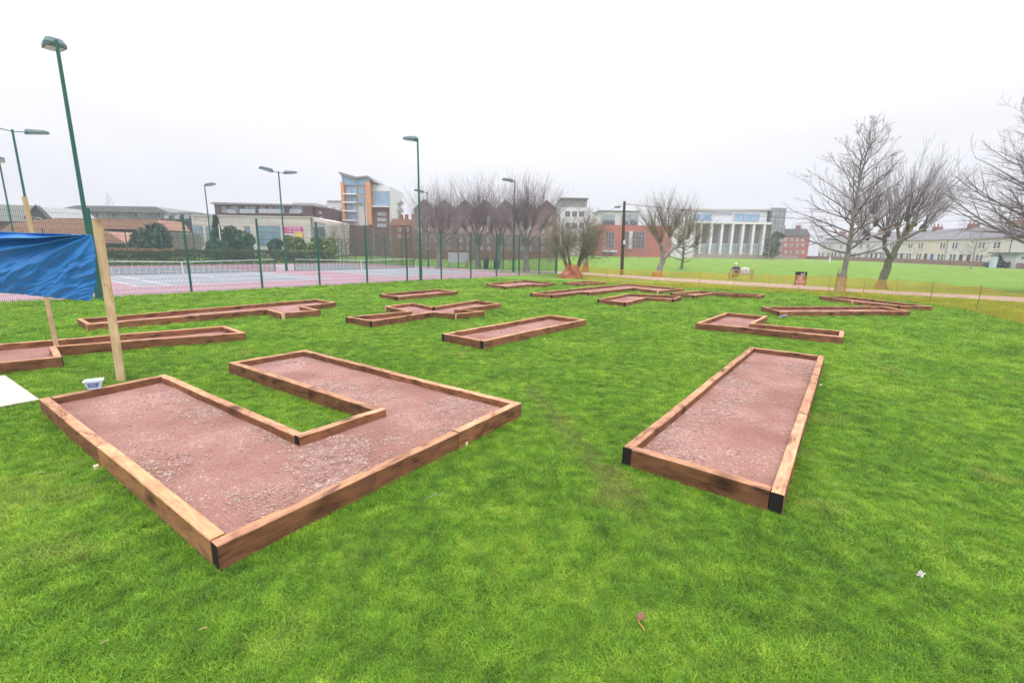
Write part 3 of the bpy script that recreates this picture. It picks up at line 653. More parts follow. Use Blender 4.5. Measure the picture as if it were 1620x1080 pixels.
# plastic tub on the timber
g = gp(147, 615.5, ZT); t = thing('plastic_tub', 'clear plastic food tub with blue label on the rear timber of the U-shaped bed', 'tub', (g.x, g.y+.03, ZT+.003), .6)
tubm, nt, bb = newmat('clear_plastic'); bb.inputs['Base Color'].default_value = (.72, .78, .84, 1); bb.inputs['Roughness'].default_value = .25; bb.inputs['Transmission Weight'].default_value = .35; bb.inputs['IOR'].default_value = 1.2
def rrect(wx, wy, r, n=5):
    out_ = []
    for cx_, cy_, a0 in ((wx-r, wy-r, 0), (-wx+r, wy-r, 90), (-wx+r, -wy+r, 180), (wx-r, -wy+r, 270)):
        for k in range(n): a = R(a0+90*k/(n-1)); out_.append((cx_+r*math.cos(a), cy_+r*math.sin(a)))
    return out_
b = MB(); rings = [(.085,.065,0),(.115,.09,.105),(.128,.103,.107),(.128,.103,.115),(.110,.086,.113),(.08,.06,.006)]; k = 0
for i, (wx, wy, z) in enumerate(rings):
    pr_ = rrect(wx, wy, .035); n = len(pr_); b.v += [(x_, y_, z) for x_, y_ in pr_]
    if i:
        for j in range(n): b.f.append(((i-1)*n+j, (i-1)*n+(j+1) % n, i*n+(j+1) % n, i*n+j)); b.m.append(0)
b.f.append(tuple(range(n))[::-1]); b.m.append(0); b.f.append(tuple(range(5*n, 6*n))); b.m.append(0)
t.scale = (.82, .9, 1.05); b.build('tub_body', tubm, t, smooth=False)
b = MB(); bl_ = mat('blue_label', (.10, .22, .50), .5, .3, 40)
b.quad((-.06,-.0775,.03),(.06,-.0775,.03),(.075,-.0915,.088),(-.075,-.0915,.088), 0)
for z, x0, x1 in ((.072,-.05,.01),(.060,-.045,.03),(.045,-.03,.035)): b.quad((x0,-.0795-(z-.03)*.24,z),(x1,-.0795-(z-.03)*.24,z),(x1,-.081-(z-.02)*.24,z+.006),(x0,-.081-(z-.02)*.24,z+.006), 1)
b.build('label', [bl_, WHITEP], t)
# ------------------------------------------------------------------ SMALL THINGS ON THE GRASS
def skin(name, verts, edges, radii, m, parent=None, root=0, sub=2, loc=None, rotz=0):
    me = bpy.data.meshes.new(name); me.from_pydata(verts, edges, []); o = bpy.data.objects.new(name, me); C.objects.link(o)
    me.materials.append(m)
    sk = o.modifiers.new('skin', 'SKIN'); sk.use_smooth_shade = True
    if not me.skin_vertices: 
        bm = bmesh.new(); bm.from_mesh(me); bm.verts.layers.skin.verify(); bm.to_mesh(me); bm.free()
    for i, r in enumerate(radii):
        rr = r if isinstance(r, tuple) else (r, r); me.skin_vertices[0].data[i].radius = rr; me.skin_vertices[0].data[i].use_root = (i == root)
    if sub: s = o.modifiers.new('sub', 'SUBSURF'); s.levels = sub; s.render_levels = sub
    if parent: o.parent = parent
    if loc is not None: o.location = loc
    o.rotation_euler = (0, 0, rotz); return o
g = gp(1239, 507); t = thing('pigeon', 'grey pigeon pecking in the grass at the corner of the slanting bed', 'pigeon', (g.x, g.y, 0.02), R(15))
pg = mat('pigeon_grey', (.11, .12, .15), .8, .25, 14, col2=(.24, .25, .29))
skin('body', [(0,0,.12),(.06,0,.13),(.10,0,.155),(.125,0,.165),(.15,0,.16),(-.06,0,.11),(-.12,0,.10),(-.19,0,.09)], [(0,1),(1,2),(2,3),(3,4),(0,5),(5,6),(6,7)], [.055,.045,.026,.024,.008,.048,.026,(.03,.006)], pg, t)
b = MB(); b.tube([(0,.02,.08),(.005,.022,.0)], .005, 5); b.build('leg', mat('pink_leg', (.4,.15,.13)), t); b = MB(); b.tube([(.015,-.02,.08),(.02,-.022,.0)], .005, 5); b.build('leg', MATS['pink_leg'], t)
for s in (-1, 1):
    b = MB(); b.prism([(.05, .02), (.06, .0), (-.05, -.03), (-.14, -.015), (-.06, .03)], s*.048-.004, s*.048+.004); b.build('wing', mat('wing_grey', (.17, .18, .21), .8, .3, 25), t, (0, 0, .13), bevel=.003)
g = gp(1453, 913); rngl = random.Random(3)
bm = bmesh.new(); bmesh.ops.create_grid(bm, x_segments=8, y_segments=5, size=.05)
for v in bm.verts: v.co.z = .02+.03*noise.noise(v.co*28)+.012*math.sin(v.co.x*60); v.co.y *= .3; v.co.x *= .42
me = bpy.data.meshes.new('paper_litter'); bm.to_mesh(me); bm.free(); me.materials.append(mat('crumpled_paper', (.55,.53,.52), .8)); 
o = bpy.data.objects.new('paper_litter', me); C.objects.link(o); o.location = (g.x, g.y, .01); o.rotation_euler = (R(20), 0, .8); o.modifiers.new('s', 'SOLIDIFY').thickness = .002
tag(o, 'crumpled scrap of white paper on the grass at lower right', 'litter')
g = gp(1014, 988); t = thing('dead_leaf', 'curled brown dead leaf with its stalk on the grass at bottom centre', 'leaf', (g.x, g.y, .02), R(20))
lm = mat('brown_leaf', (.19, .10, .06), .8, .3, 20)
bm = bmesh.new(); bmesh.ops.create_grid(bm, x_segments=6, y_segments=6, size=.026)
for v in bm.verts: v.co.z = .02+.9*abs(v.co.y)+v.co.x*.3; v.co.y *= 1-abs(v.co.x)*14 if abs(v.co.x) < .06 else .2
me = bpy.data.meshes.new('leaf_blade'); bm.to_mesh(me); bm.free(); me.materials.append(lm); o = bpy.data.objects.new('leaf_blade', me); C.objects.link(o); o.parent = t
b = MB(); b.tube([(-.02,0,.02),(-.03,-.02,.022),(-.025,-.05,.018),(-.03,-.07,.015)], .0028, 5); b.build('leaf_stalk', mat('leaf_stalk', (.45,.25,.08)), t)
for i, (x, y, an, ln, lb) in enumerate([(321,1003,.4,.018,'short straw-coloured twig on the grass near the bottom left'),(166,1024,1.0,.014,'tiny pale twig on the grass in the bottom left corner'),(64,753,.2,.05,'pale thin twig on the grass left of the U-shaped bed'),(683,791,.7,.10,'thin dark twig on the grass in front of the U-shaped bed')]):
    g = gp(x, y); b = MB(); d = Vector((math.cos(an), math.sin(an), 0)); p0 = Vector((0,0,.035))
    b.tube([p0-d*ln, p0+Vector((0,0,.006)), p0+d*ln*.6+Vector((.01,.01,0)), p0+d*ln], [.002,.0024,.002,.001], 5)
    if i == 3: b.tube([p0+d*.03, p0+d*.07+Vector((-.03,.03,.005))], [.0025,.001], 5)
    tag(b.build('twig', mat('straw_twig', (.42,.33,.17)) if i < 3 else TWIG, None, (g.x, g.y, 0)), lb, 'twig', 'fallen twigs on the grass')
# ------------------------------------------------------------------ ORANGE BARRIER NETTING
netc = mat('orange_plastic_net', (.66, .36, .035), .6, .12, 1.0)
netr = mat('red_orange_net', (.42, .13, .075), .6, .15, 4)
NB = [(898,437),(960,447.5),(1040,453.5),(1105,457),(1160,459.5),(1215,462.2),(1262,464),(1310,467.5),(1365,472),(1415,476),(1472,482),(1545,495),(1622,515),(1760,560)]
Q = [gp(*p) for p in NB]
t = thing('barrier_netting', 'long orange plastic barrier netting strung on thin stakes between the lawn and the path', 'barrier netting', Q[0])
b = MB(); st = MB(); o0 = Q[0]
def net_pt(i, f_, h_):
    p = Q[i].lerp(Q[i+1], f_); sg = 1-.07*math.sin(math.pi*f_)+.012*math.sin((i+f_)*19)
    return Vector((p.x-o0.x, p.y-o0.y, .03+h_*1.0*sg))+Vector((0, .03*math.sin((i+f_)*11+h_*3), 0))
for i in range(len(Q)-1):
    Ln = (Q[i+1]-Q[i]).length; d = (Q[i+1]-Q[i]).normalized(); m_ = int(Ln/.055)
    for k in range(m_):
        f_ = (k+.5)/m_; w_ = .0065 if k % 7 else .012
        for z0, z1 in ((0, .33), (.33, .66), (.66, 1)):
            a, c = net_pt(i, f_, z0), net_pt(i, f_, z1); b.quad(a-d*w_, a+d*w_, c+d*w_, c-d*w_)
    seg = max(3, int(Ln/.5))
    for z in np.linspace(0, 1, 16):
        hh = .0062 if z not in (0, 1) else .012
        for k in range(seg):
            a, c = net_pt(i, k/seg, z), net_pt(i, (k+1)/seg, z); u_ = Vector((0, 0, hh)); e_ = Vector((0, .004, 0)); b.quad(a-u_+e_, c-u_+e_, c+u_+e_, a+u_+e_)
b.build('netting', netc, t, fix=False)
for i, q in enumerate(Q[1:]):
    mb = MB(); mb.tube([(0,0,-.05),(.03*(i % 3-1),.02*(i % 2),1.02+.05*(i % 3))], .008, 6); mb.build('stake', mat('rusty_stake', (.12,.07,.04)), t, (q.x-o0.x, q.y-o0.y+.03, 0))
def wrap(loc, r0, r1, h_, label, n=70, m=netr):
    b = MB(); rg = 14
    def P_(a, s): 
        r = r0+(r1-r0)*s+.10*r0*math.sin(a*5+s*4)+.06*r0*math.sin(a*11)+.22*r0*noise.noise(Vector((math.cos(a)*1.6, math.sin(a)*1.6, s*2.2))); return Vector((r*math.cos(a), r*math.sin(a), .02+h_*s*(1+.14*math.sin(a*3)+.10*math.sin(a*7+1))))
    for k in range(n):
        a = 2*math.pi*k/n; w_ = .22*2*math.pi/n
        for j in range(4): b.quad(P_(a-w_, j/4), P_(a+w_, j/4), P_(a+w_, (j+1)/4), P_(a-w_, (j+1)/4))
    for j in range(rg+1):
        for k in range(n):
            a, c = 2*math.pi*k/n, 2*math.pi*(k+1)/n; s = j/rg; u_ = Vector((0, 0, .012)); b.quad(P_(a, s)*1.003-u_*.7, P_(c, s)*1.003-u_, P_(c, s)*1.003+u_, P_(a, s)*1.003+u_)
    return tag(b.build('netting_wrap', m, None, loc, fix=False), label, 'netting', 'orange netting wrapped round tree feet')
wrap(gp(904, 440), .98, .42, .95, 'red-orange netting bunched thickly round the foot of the multi-stemmed tree', 130)
wrap(gp(1328, 462.5), .27, .23, 1.2, 'pink-orange netting wrapped round the foot of the tall bare tree', 40)
wrap(onter(1393, 456.5, 0), .36, .29, .35, 'orange netting round the foot of the leaning pollard tree', 40)
wrap(onter(926, 430, 0), .35, .25, 1.0, 'orange netting round a slim trunk right of the multi-stemmed tree', 40)
wrap(onter(1040, 437.5, 0), .5, .4, .35, 'low orange netting round the foot of the leaning pollard beside the telegraph pole', 40)
# ------------------------------------------------------------------ BENCH, PERSON, SIGN, BOARDS
oak = mat('weathered_bench', (.30, .17, .09), .8, .25, 6, col2=(.52, .36, .22))
def bench(loc, rz, label):
    t = thing('park_bench', label, 'bench', loc, rz, None)
    b = MB()
    for k in range(5): b.box(-.9, -.25+k*.1, .42, .9, -.17+k*.1, .45)
    b.build('seat', oak, t)
    b = MB(); b.box(-.9, .26, .84, .9, .30, .91); b.box(-.9, .25, .50, .9, .29, .55)
    for k in range(15): b.box(-.84+k*.12-.02, .262, .552, -.84+k*.12+.02, .284, .838)
    b.build('backrest', oak, t)
    for s in (-.87, .87):
        b = MB(); b.box(s-.035, -.25, 0, s+.035, -.19, .64); b.build('leg', oak, t)
        b = MB(); b.box(s-.035, .305, 0, s+.035, .36, .93); b.build('leg', oak, t)
        b = MB(); b.box(s-.045, -.28, .645, s+.045, .30, .685); b.build('armrest', oak, t)
    return t
gb = onter(1171, 443.0, 0)
brot = math.pi+math.atan2(-9.8, 17)*.45
bench(gb, brot, 'wooden park bench seen from behind beside the path, with a person sitting on it')
Rb = Matrix.Rotation(brot, 4, 'Z'); 
per = thing('person', 'person in navy jacket and pale hat sitting on the park bench, seen from behind', 'person', gb, brot)
# local frame: x along the seat (image left is +x), -y is the front of the bench
X0 = .38
skinm = mat('skin', (.55, .34, .25), .6, .05, 5); navy = mat('navy_jacket', (.025, .035, .085), .8, .2, 8); trs = mat('dark_trousers', (.03, .03, .04), .8)
sv = [(X0,.02,.56),(X0,.03,.78),(X0+.03,.02,1.0),(X0+.05,-.02,1.12),(X0+.06,-.05,1.20),(X0+.07,-.08,1.31),  # pelvis spine neck head
      (X0+.22,.0,1.04),(X0+.38,-.06,.84),(X0+.36,-.26,.72),(X0+.33,-.33,.70),
      (X0-.15,.0,1.05),(X0-.24,-.06,.82),(X0-.14,-.27,.72),(X0-.08,-.33,.70),
      (X0+.11,-.06,.54),(X0+.13,-.42,.55),(X0+.13,-.40,.10),(X0+.13,-.53,.05),
      (X0-.11,-.06,.54),(X0-.12,-.42,.55),(X0-.12,-.40,.10),(X0-.12,-.53,.05)]
se = [(0,1),(1,2),(2,3),(3,4),(4,5),(2,6),(6,7),(7,8),(8,9),(2,10),(10,11),(11,12),(12,13),(0,14),(14,15),(15,16),(16,17),(0,18),(18,19),(19,20),(20,21)]
sr_ = [.15,.14,.16,.07,.055,.095,.07,.05,.04,.03,.07,.05,.04,.03,.09,.065,.05,.035,.09,.065,.05,.035]
skin('body', sv, se, sr_, skinm, per)
jv = sv[:4]+sv[6:9]+sv[10:13]; je = [(0,1),(1,2),(2,3),(2,4),(4,5),(5,6),(2,7),(7,8),(8,9)]; jr = [.175,.17,.18,.085,.095,.072,.055,.095,.072,.055]
skin('jacket', jv, je, jr, navy, per)
tv = [sv[0], sv[14], sv[15], (X0+.13,-.41,.16), sv[18], sv[19], (X0-.12,-.41,.16)]; skin('trousers', tv, [(0,1),(1,2),(2,3),(0,4),(4,5),(5,6)], [.165,.105,.08,.066,.105,.08,.066], trs, per)
bm = bmesh.new(); bmesh.ops.create_uvsphere(bm, u_segments=16, v_segments=10, radius=.115)
for v in bm.verts: v.co.z = max(v.co.z, -.01)*1.1
me = bpy.data.meshes.new('hat'); bm.to_mesh(me); bm.free(); me.materials.append(mat('pale_hat', (.62, .66, .50), .9)); o = bpy.data.objects.new('hat', me); C.objects.link(o); o.parent = per; o.location = (X0+.07, -.075, 1.34)
# pale coat thrown over the backrest, and a bag
b = MB(); nx2, ns2 = 16, 12; prof = [(-.02,.62),(.1,.72),(.19,.86),(.235,.97),(.28,1.0),(.335,.97),(.37,.86),(.385,.74),(.39,.62),(.385,.56),(.38,.50),(.375,.46)]
for j, (py_, pz_) in enumerate(prof):
    for i in range(nx2+1):
        x_ = -.55+.66*i/nx2; wv_ = .02*math.sin(x_*22+j*.5)+.02*noise.noise(Vector((x_*6, j*.6, 2)))
        b.v.append((x_, py_+wv_, pz_+.08*math.sin(math.pi*i/nx2)*(.4 if j > 7 else 1)+(.06*math.sin(i*1.1) if j > 9 else 0)))
for j in range(len(prof)-1):
    for i in range(nx2): a = j*(nx2+1)+i; b.f.append((a, a+1, a+nx2+2, a+nx2+1)); b.m.append(0)
o = b.build('coat', mat('white_coat', (.50, .42, .44), .9, .12, 4), None, gb, brot, smooth=True); o.modifiers.new('s', 'SOLIDIFY').thickness = .02
tag(o, 'off-white coat draped over the backrest of the park bench, right of the sitting person', 'coat')
# notice sign beyond the path
gs = onter(1265, 452, 0); sc_ = gs.y/ (F*cp)
t = thing('information_sign', 'black notice board with white marks and pink emblem beyond the path, right of the bench', 'sign', gs, R(-12))
blk = mat('black_panel', (.012, .012, .014), .5); pk = mat('magenta_panel', (.36, .03, .16), .5, .3, 8)
b = MB(); b.box(-.38, -.02, .08, .38, .02, 1.0); b.box(-.34,-.018,-.05,-.28,.018,.08); b.box(.28,-.018,-.05,.34,.018,.08); b.build('board', blk, t, bevel=.004)
b = MB(); b.box(-.33, -.026, .12, .33, -.0205, .44); b.build('magenta_panel', pk, t)
b = MB(); k_ = [(-.02+.17*math.cos(a), .52+.15*math.sin(a)) for a in np.linspace(0, 2*math.pi, 17)[:-1]]; b.prism(k_, -.032, -.0265); b.build('emblem', mat('pink_emblem', (.62, .22, .42), .5), t)
b = MB()
for x0, z0, x1, z1 in ((-.02,.83,.06,.87),(-.02,.76,.08,.79),(.08,.80,.12,.90),(.18,.78,.21,.92),(.21,.84,.25,.87),(-.24,.70,.24,.71),(-.2,.67,.2,.68),(-.3,.33,.3,.345),(-.3,.27,.3,.285),(-.3,.21,.25,.225)): b.box(x0, -.0325, z0, x1, -.0268, z1)
b.build('white_marks', WHITEP, t)
# white post far out in the field, and the board, benches and bins beyond the courts
g = onter(1312, 416, 0); q = at(1312, 415.5, 95); q.z = float(terr(q.x, q.y)); b = MB(); b.tube([(0,0,0),(0,0,.9)], .16, 8); b.tube([(0,0,.9),(0,0,1.3)], .10, 8); tag(b.build('field_post', WHITEP, None, q), 'small white post out in the far field in front of the white houses', 'post')
q = at(725, 409, 57); t = thing('banner_board', 'plain white board on two legs on the grass beyond the courts', 'board', (q.x, q.y, 0))
w_ = at(741, 407, 57).x-at(709, 407, 57).x; z1, z0 = at(725, 399.5, 57).z, at(725, 415.5, 57).z
b = MB(); b.box(-w_/2, -.03, z0, w_/2, .03, z1); b.build('panel', mat('white_panel', (.72, .70, .78), .6), t)
for s in (-.45, .45): b = MB(); b.box(s*w_-.05, .035, 0, s*w_+.05, .12, z1-.1); b.build('leg', STEEL, t)
for (x, y, dd, lb) in ((749, 0, 56, 'dark bench on the grass beyond the courts, below the white board'),):
    q = at(x, 420, dd); bench((q.x, q.y, 0), .2, lb)
binm = mat('dark_green_bin', (.02, .045, .035), .5)
for x, dd, h_, lb in ((785, 53, 1.15, 'dark litter bin beyond the end fence, right one of two'), (769, 54, 1.35, 'dark litter bin beyond the end fence, left one of two and taller')):
    q = at(x, 420, dd); t = thing('litter_bin', lb, 'bin', (q.x, q.y, 0), 0, 'dark bins beyond the courts')
    b = MB(); b.tube([(0,0,0),(0,0,h_*.75)], [.27,.32], 12); b.build('bin_body', binm, t); b = MB(); b.tube([(0,0,h_*.78),(0,0,h_*.85),(0,0,h_)], [.34,.34,.2], 12); b.build('lid', binm, t)
# telegraph pole with wires and a street lamp
gpz = onter(983.5, 435, 0); t = thing('telegraph_pole', 'dark wooden telegraph pole beside the path with wires and a small street lamp', 'telegraph pole', gpz)
tz = at(988, 318.5, gpz.y); b = MB(); b.tube([(0,0,-.1),(tz.x-gpz.x, 0, tz.z)], [.17,.11], 10); b.build('pole', mat('creosoted_wood', (.055, .033, .025), .8, .3, 6), t)
px_ = tz.x-gpz.x; b = MB(); b.box(-.01, -.19, 2.9, .16, -.155, 3.3); b.build('notice', WHITEP, t, (px_*.4, 0, 0))
la = at(983, 327, gpz.y); b = MB(); b.tube([(px_*.93, 0, la.z-.1),(px_*.9-.25, -.02, la.z+.02),(px_*.9-.45, -.03, la.z)], .02, 6); b.build('lamp_arm', STEEL, t)
b = MB(); b.tube([(0,0,0),(-.18,0,.0),(-.45,0,-.02),(-.62,0,-.03)], [.05,.13,.12,.03], 8); b.build('street_lamp', STEEL, t, (px_*.9-.35, -.03, la.z))
wirem = mat('black_cable', (.03, .03, .035), .6)
topw = Vector((tz.x, gpz.y, tz.z-.15))
def wire(a, c, sag, lb, dz=0):
    pts_ = [a.lerp(c, s)-Vector((0,0,sag*4*s*(1-s)+dz)) for s in np.linspace(0, 1, 24)]
    b = MB(); b.tube(pts_, .014, 4); tag(b.build('overhead_wire', wirem, None), lb, 'wire', 'wires strung from the telegraph pole')
wire(topw, at(1250, 334, 62), .5, 'upper overhead wire running right from the telegraph pole towards the tall bare tree')
wire(at(1250, 334, 62), at(1760, 288, 40), .9, 'overhead wire crossing behind the pollard and the right-hand trees')
wire(topw, at(1700, 338, 60), 1.2, 'lower overhead wire running right across the columned building', .12)
wire(topw, at(905, 350, 60), .3, 'overhead wire running left from the telegraph pole to the multi-stemmed tree')
# ------------------------------------------------------------------ TREES
class TB:
    def __init__(s): s.v = []; s.f = []; s.n = 0
    def br(s, pts_, rad, sides):
        k = len(pts_); P = np.array(pts_); d = np.gradient(P, axis=0); d /= np.linalg.norm(d, axis=1)[:, None]+1e-9
        ref = np.array([.31, .2, .93]) if abs(d[0][2]) < .8 else np.array([1., .1, 0])
        u = np.cross(d, ref); u /= np.linalg.norm(u, axis=1)[:, None]+1e-9; w_ = np.cross(d, u)
        a = np.arange(sides)*2*np.pi/sides
        ring = P[:, None]+(u[:, None]*np.cos(a)[None, :, None]+w_[:, None]*np.sin(a)[None, :, None])*np.array(rad)[:, None, None]
        s.v.append(ring.reshape(-1, 3)); i = np.arange(k-1)[:, None]*sides+np.arange(sides)[None]; j = np.arange(k-1)[:, None]*sides+(np.arange(sides)[None]+1) % sides
        s.f.append((np.stack([i, j, j+sides, i+sides], -1).reshape(-1, 4)+s.n)); s.n += k*sides
    def build(s, name, m, parent):
        me = bpy.data.meshes.new(name); me.from_pydata(np.concatenate(s.v).tolist(), [], np.concatenate(s.f).tolist()); me.materials.append(m)
        me.polygons.foreach_set('use_smooth', [True]*len(me.polygons))
        o = bpy.data.objects.new(name, me); C.objects.link(o); o.parent = parent; return o
def rv(q): return q.normal(size=3)
def unit(a): return a/(np.linalg.norm(a)+1e-9)
def limb(tb, q, p, d, Ln, r, lev, trop, kidn, rmin, wig=.12, sides=4, ang=.6, taper=.25, klen=.45):
    n = max(3, int(4+lev)); pts_ = [np.array(p)]; dd = unit(np.array(d, float)); rs = [r]
    for i in range(n):
        dd = unit(dd+rv(q)*wig+np.array([0, 0, trop])); pts_.append(pts_[-1]+dd*Ln/n); rs.append(max(rmin, r*(1-(i+1)/n*(1-taper))))
    tb.br(pts_, rs, sides if lev > 0 else 3)
    if lev > 0:
        for k in range(kidn[lev-1] if lev-1 < len(kidn) else 5):
            f_ = q.uniform(.18, 1.0); x_ = f_*n; i = min(int(x_), n-1); pp = pts_[i]+(pts_[i+1]-pts_[i])*(x_-i)
            ax = unit(pts_[i+1]-pts_[i]); sd = unit(np.cross(ax, rv(q))); nd = unit(ax*math.cos(ang)+sd*math.sin(ang)*q.uniform(.6, 1.3))
            limb(tb, q, pp, nd, Ln*klen*(1.15-.5*f_)*q.uniform(.7, 1.2), max(rmin, rs[i]*.5), lev-1, trop, kidn, rmin, wig*1.2, sides, ang, taper, klen)
    return pts_, rs
def tree(name, loc, label, group=None, cat='tree'):
    return thing(name, label, cat, loc, 0, group)
def conic_tree(loc, hgt, rad, h0, seed, label, lean=0., nbr=46, m=TWIG, bm_=BARK, r0=.2, group=None, sub=(5, 7), asc=.9):
    q = np.random.default_rng(seed); t = tree('bare_tree', loc, label, group); tb = TB(); n = 14; pts_ = []; rs = []
    for i in range(n+1):
        s = i/n; pts_.append(np.array([lean*s+.10*math.sin(s*7), .08*math.sin(s*5+1), hgt*s*.97])); rs.append(max(.012, r0*(1-s)**.85*(1.25 if i == 0 else 1)))
    tb.br(pts_, rs, 10); tb.build('trunk', bm_, t); cb = TB()
    for k in range(nbr):
        s = h0/hgt+(1-h0/hgt)*((k+.5)/nbr)**.9*.98; x_ = s*n; i = min(int(x_), n-1); p = pts_[i]+(pts_[i+1]-pts_[i])*(x_-i)
        az = k*2.399+q.uniform(-.4, .4); el = R(12)+asc*(s-.25)*R(60)+q.uniform(-.1, .15)
        Ln = rad*(1.12-s)**.75*q.uniform(.75, 1.2)*1.25
        limb(cb, q, p, (math.cos(az)*math.cos(el), math.sin(az)*math.cos(el), math.sin(el)), Ln, rs[i]*.42+.008, 2, .055, sub, .0055, .09, 4, .62, .2, .42)
    cb.build('crown', m, t); return t
def pollard(loc, trunkpts, knuckles, seed, label, nsh=26, Lsh=3.2, r0=.3, m=TWIG, bm_=BARK, group=None, spread=.5, side=4, up_=.06, fine=1):
    """trunkpts: list of limbs [(points, r0, r1)]; knuckles: points the shoots spring from"""
    q = np.random.default_rng(seed); t = tree('pollard_tree', loc, label, group); tb = TB()
    for P, ra, rb_ in trunkpts:
        P = [np.array(p, float) for p in P]; k = len(P); fine_ = [P[0]]; 
        for i in range(k-1):
            for j in range(1, 4): fine_.append(P[i]+(P[i+1]-P[i])*j/3+rv(q)*.02)
        kk = len(fine_); tb.br(fine_, [(ra+(rb_-ra)*i/(kk-1))*(1.25 if i == 0 and ra == r0 else 1)*(1+.08*q.normal()) for i in range(kk)], 9)
    for kn in knuckles:
        for _ in range(5): a = np.array(kn)+rv(q)*.05; tb.br([a-np.array([0,0,.16]), a, a+rv(q)*.06+np.array([0,0,.12])], [.09, .13, .05], 6)
    tb.build('trunk', bm_, t); cb = TB(); cen = np.mean([k for k in knuckles], 0)
    for kn in knuckles:
        kn = np.array(kn, float); outw = (kn-cen); outw[2] = 0
        for _ in range(nsh):
            d = unit(np.array([0, 0, 1.0])+outw*.35+rv(q)*spread*np.array([1, 1, .35]))
            limb(cb, q, kn+rv(q)*.10, d, Lsh*q.uniform(.55, 1.1), q.uniform(.011, .026), 1, up_, (8*fine,), .0048, .06, 3, .42, .22, .33)
    cb.build('crown', m, t); return t
def toK(loc, x, y, dy=0):
    p = at(x, y, loc.y+dy); return (p.x-loc.x, dy, p.z-loc.z)
# tall bare tree right of centre
g = onter(1328, 463, 0); htop = (upto(g, 186)-g.z)*.92
conic_tree(g, htop, 3.9, 2.1, 11, 'tall bare tree with a straight pale trunk standing at the edge of the lawn', lean=.25, nbr=50, r0=.17, sub=(5, 7), asc=.95)
# pollard right of it
g = onter(1392, 457, 0)
K = [toK(g, 1446, 352), toK(g, 1420, 358, .5), toK(g, 1405, 370, -.5), toK(g, 1385, 352, .4), toK(g, 1461, 362, .3), toK(g, 1436, 345, -.6), toK(g, 1372, 375, .8)]
fk = toK(g, 1409, 408)
pollard(g, [([(0,0,0), toK(g, 1400, 432), fk], .26, .22), ([fk, toK(g, 1422, 385), toK(g, 1440, 360), K[0]], .20, .11), ([toK(g, 1424, 382), K[4]], .12, .09), ([fk, toK(g, 1400, 392), toK(g, 1400, 372), K[2], K[3]], .14, .07),
            ([toK(g, 1402, 380), toK(g, 1380, 374), K[6]], .08, .05), ([toK(g, 1422, 385), K[1]], .11, .08), ([toK(g, 1436, 362), K[5]], .11, .08)], K, 5, 'bare pollard tree with a thick leaning trunk and upright shoots, behind the tall bare tree', nsh=33, Lsh=3.9, r0=.26, m=TWIG, bm_=BARKM, spread=.36, up_=.07)
# tree cut by the right edge
g = Vector((34.5, 28.5, 0)); q = at(1668, 457, 28.5); g = Vector((q.x, 28.5, 0))
conic_tree(g, 12.2, 5.9, 2.2, 23, 'broad cone-shaped bare tree reaching in from the right edge of the view', nbr=105, r0=.28, m=TWIG, asc=.7, sub=(8, 8))
# leaning pollard by the telegraph pole
g = onter(1041, 437.5, 0)
K = [toK(g, 1075, 386), toK(g, 1060, 372, .6), toK(g, 1045, 385, -.6), toK(g, 1088, 375, .8), toK(g, 1035, 370, .5), toK(g, 1068, 360, -.8), toK(g, 1050, 355, .2), toK(g, 1098, 388, -.3)]
fk = toK(g, 1049, 410)
pollard(g, [([(0,0,0), toK(g, 1045, 422), fk], .28, .24), ([fk, toK(g, 1062, 398), K[0]], .17, .08), ([fk, toK(g, 1047, 395), K[2]], .14, .08), ([toK(g, 1047, 395), K[4]], .10, .06), ([toK(g, 1050, 398), K[1], K[6]], .12, .06), ([toK(g, 1066, 393), K[3]], .1, .06), ([K[1], K[5]], .08, .05), ([toK(g, 1066, 393), K[7]], .09, .05)], K, 8, 'leaning bare pollard tree just right of the telegraph pole', nsh=34, Lsh=3.1, r0=.28, m=TWIGO, spread=.42)
# a second, bushier one behind it
q = onter(1078, 426, 0); g = Vector((q.x, q.y, q.z))
conic_tree(g, upto(g, 330)-g.z, 3.0, .8, 31, 'low bare many-branched tree behind the leaning pollard', nbr=40, r0=.16, m=TWIGO, bm_=BARKM)
# netted multi-stemmed tree at the court corner
g = gp(906, 437); q_ = np.random.default_rng(4); t = tree('bare_tree', g, 'bushy multi-stemmed bare tree at the corner of the courts, its foot wrapped in orange netting'); tb = TB(); cb = TB()
for k in range(11):
    az = k*2.4; d = np.array([math.cos(az)*.42, math.sin(az)*.42, 1.0]); p = np.array([math.cos(az)*.25, math.sin(az)*.25, 0])
    P, rs = limb(tb, q_, p, d, q_.uniform(2.6, 4.9), .11, 0, .02, (), .03, .10, 4, .6, .4); tb.br(P, rs, 6)
    for _ in range(16):
        i = q_.integers(2, len(P)-1); dd = unit(unit(P[i]-P[i-1])+rv(q_)*.75+np.array([math.cos(az)*.2, math.sin(az)*.2, .25])); limb(cb, q_, P[i], dd, q_.uniform(1.2, 2.9), .026, 2, .05, (6, 6), .0055, .14, 3, .7, .25, .45)
tb.build('trunk', BARKM, t); cb.build('crown', TWIGO, t)
g = onter(926, 430, 0); conic_tree(g, upto(g, 335)-g.z, 2.3, 1.8, 41, 'slim bare tree just right of the multi-stemmed one', nbr=30, r0=.15, m=TWIG)
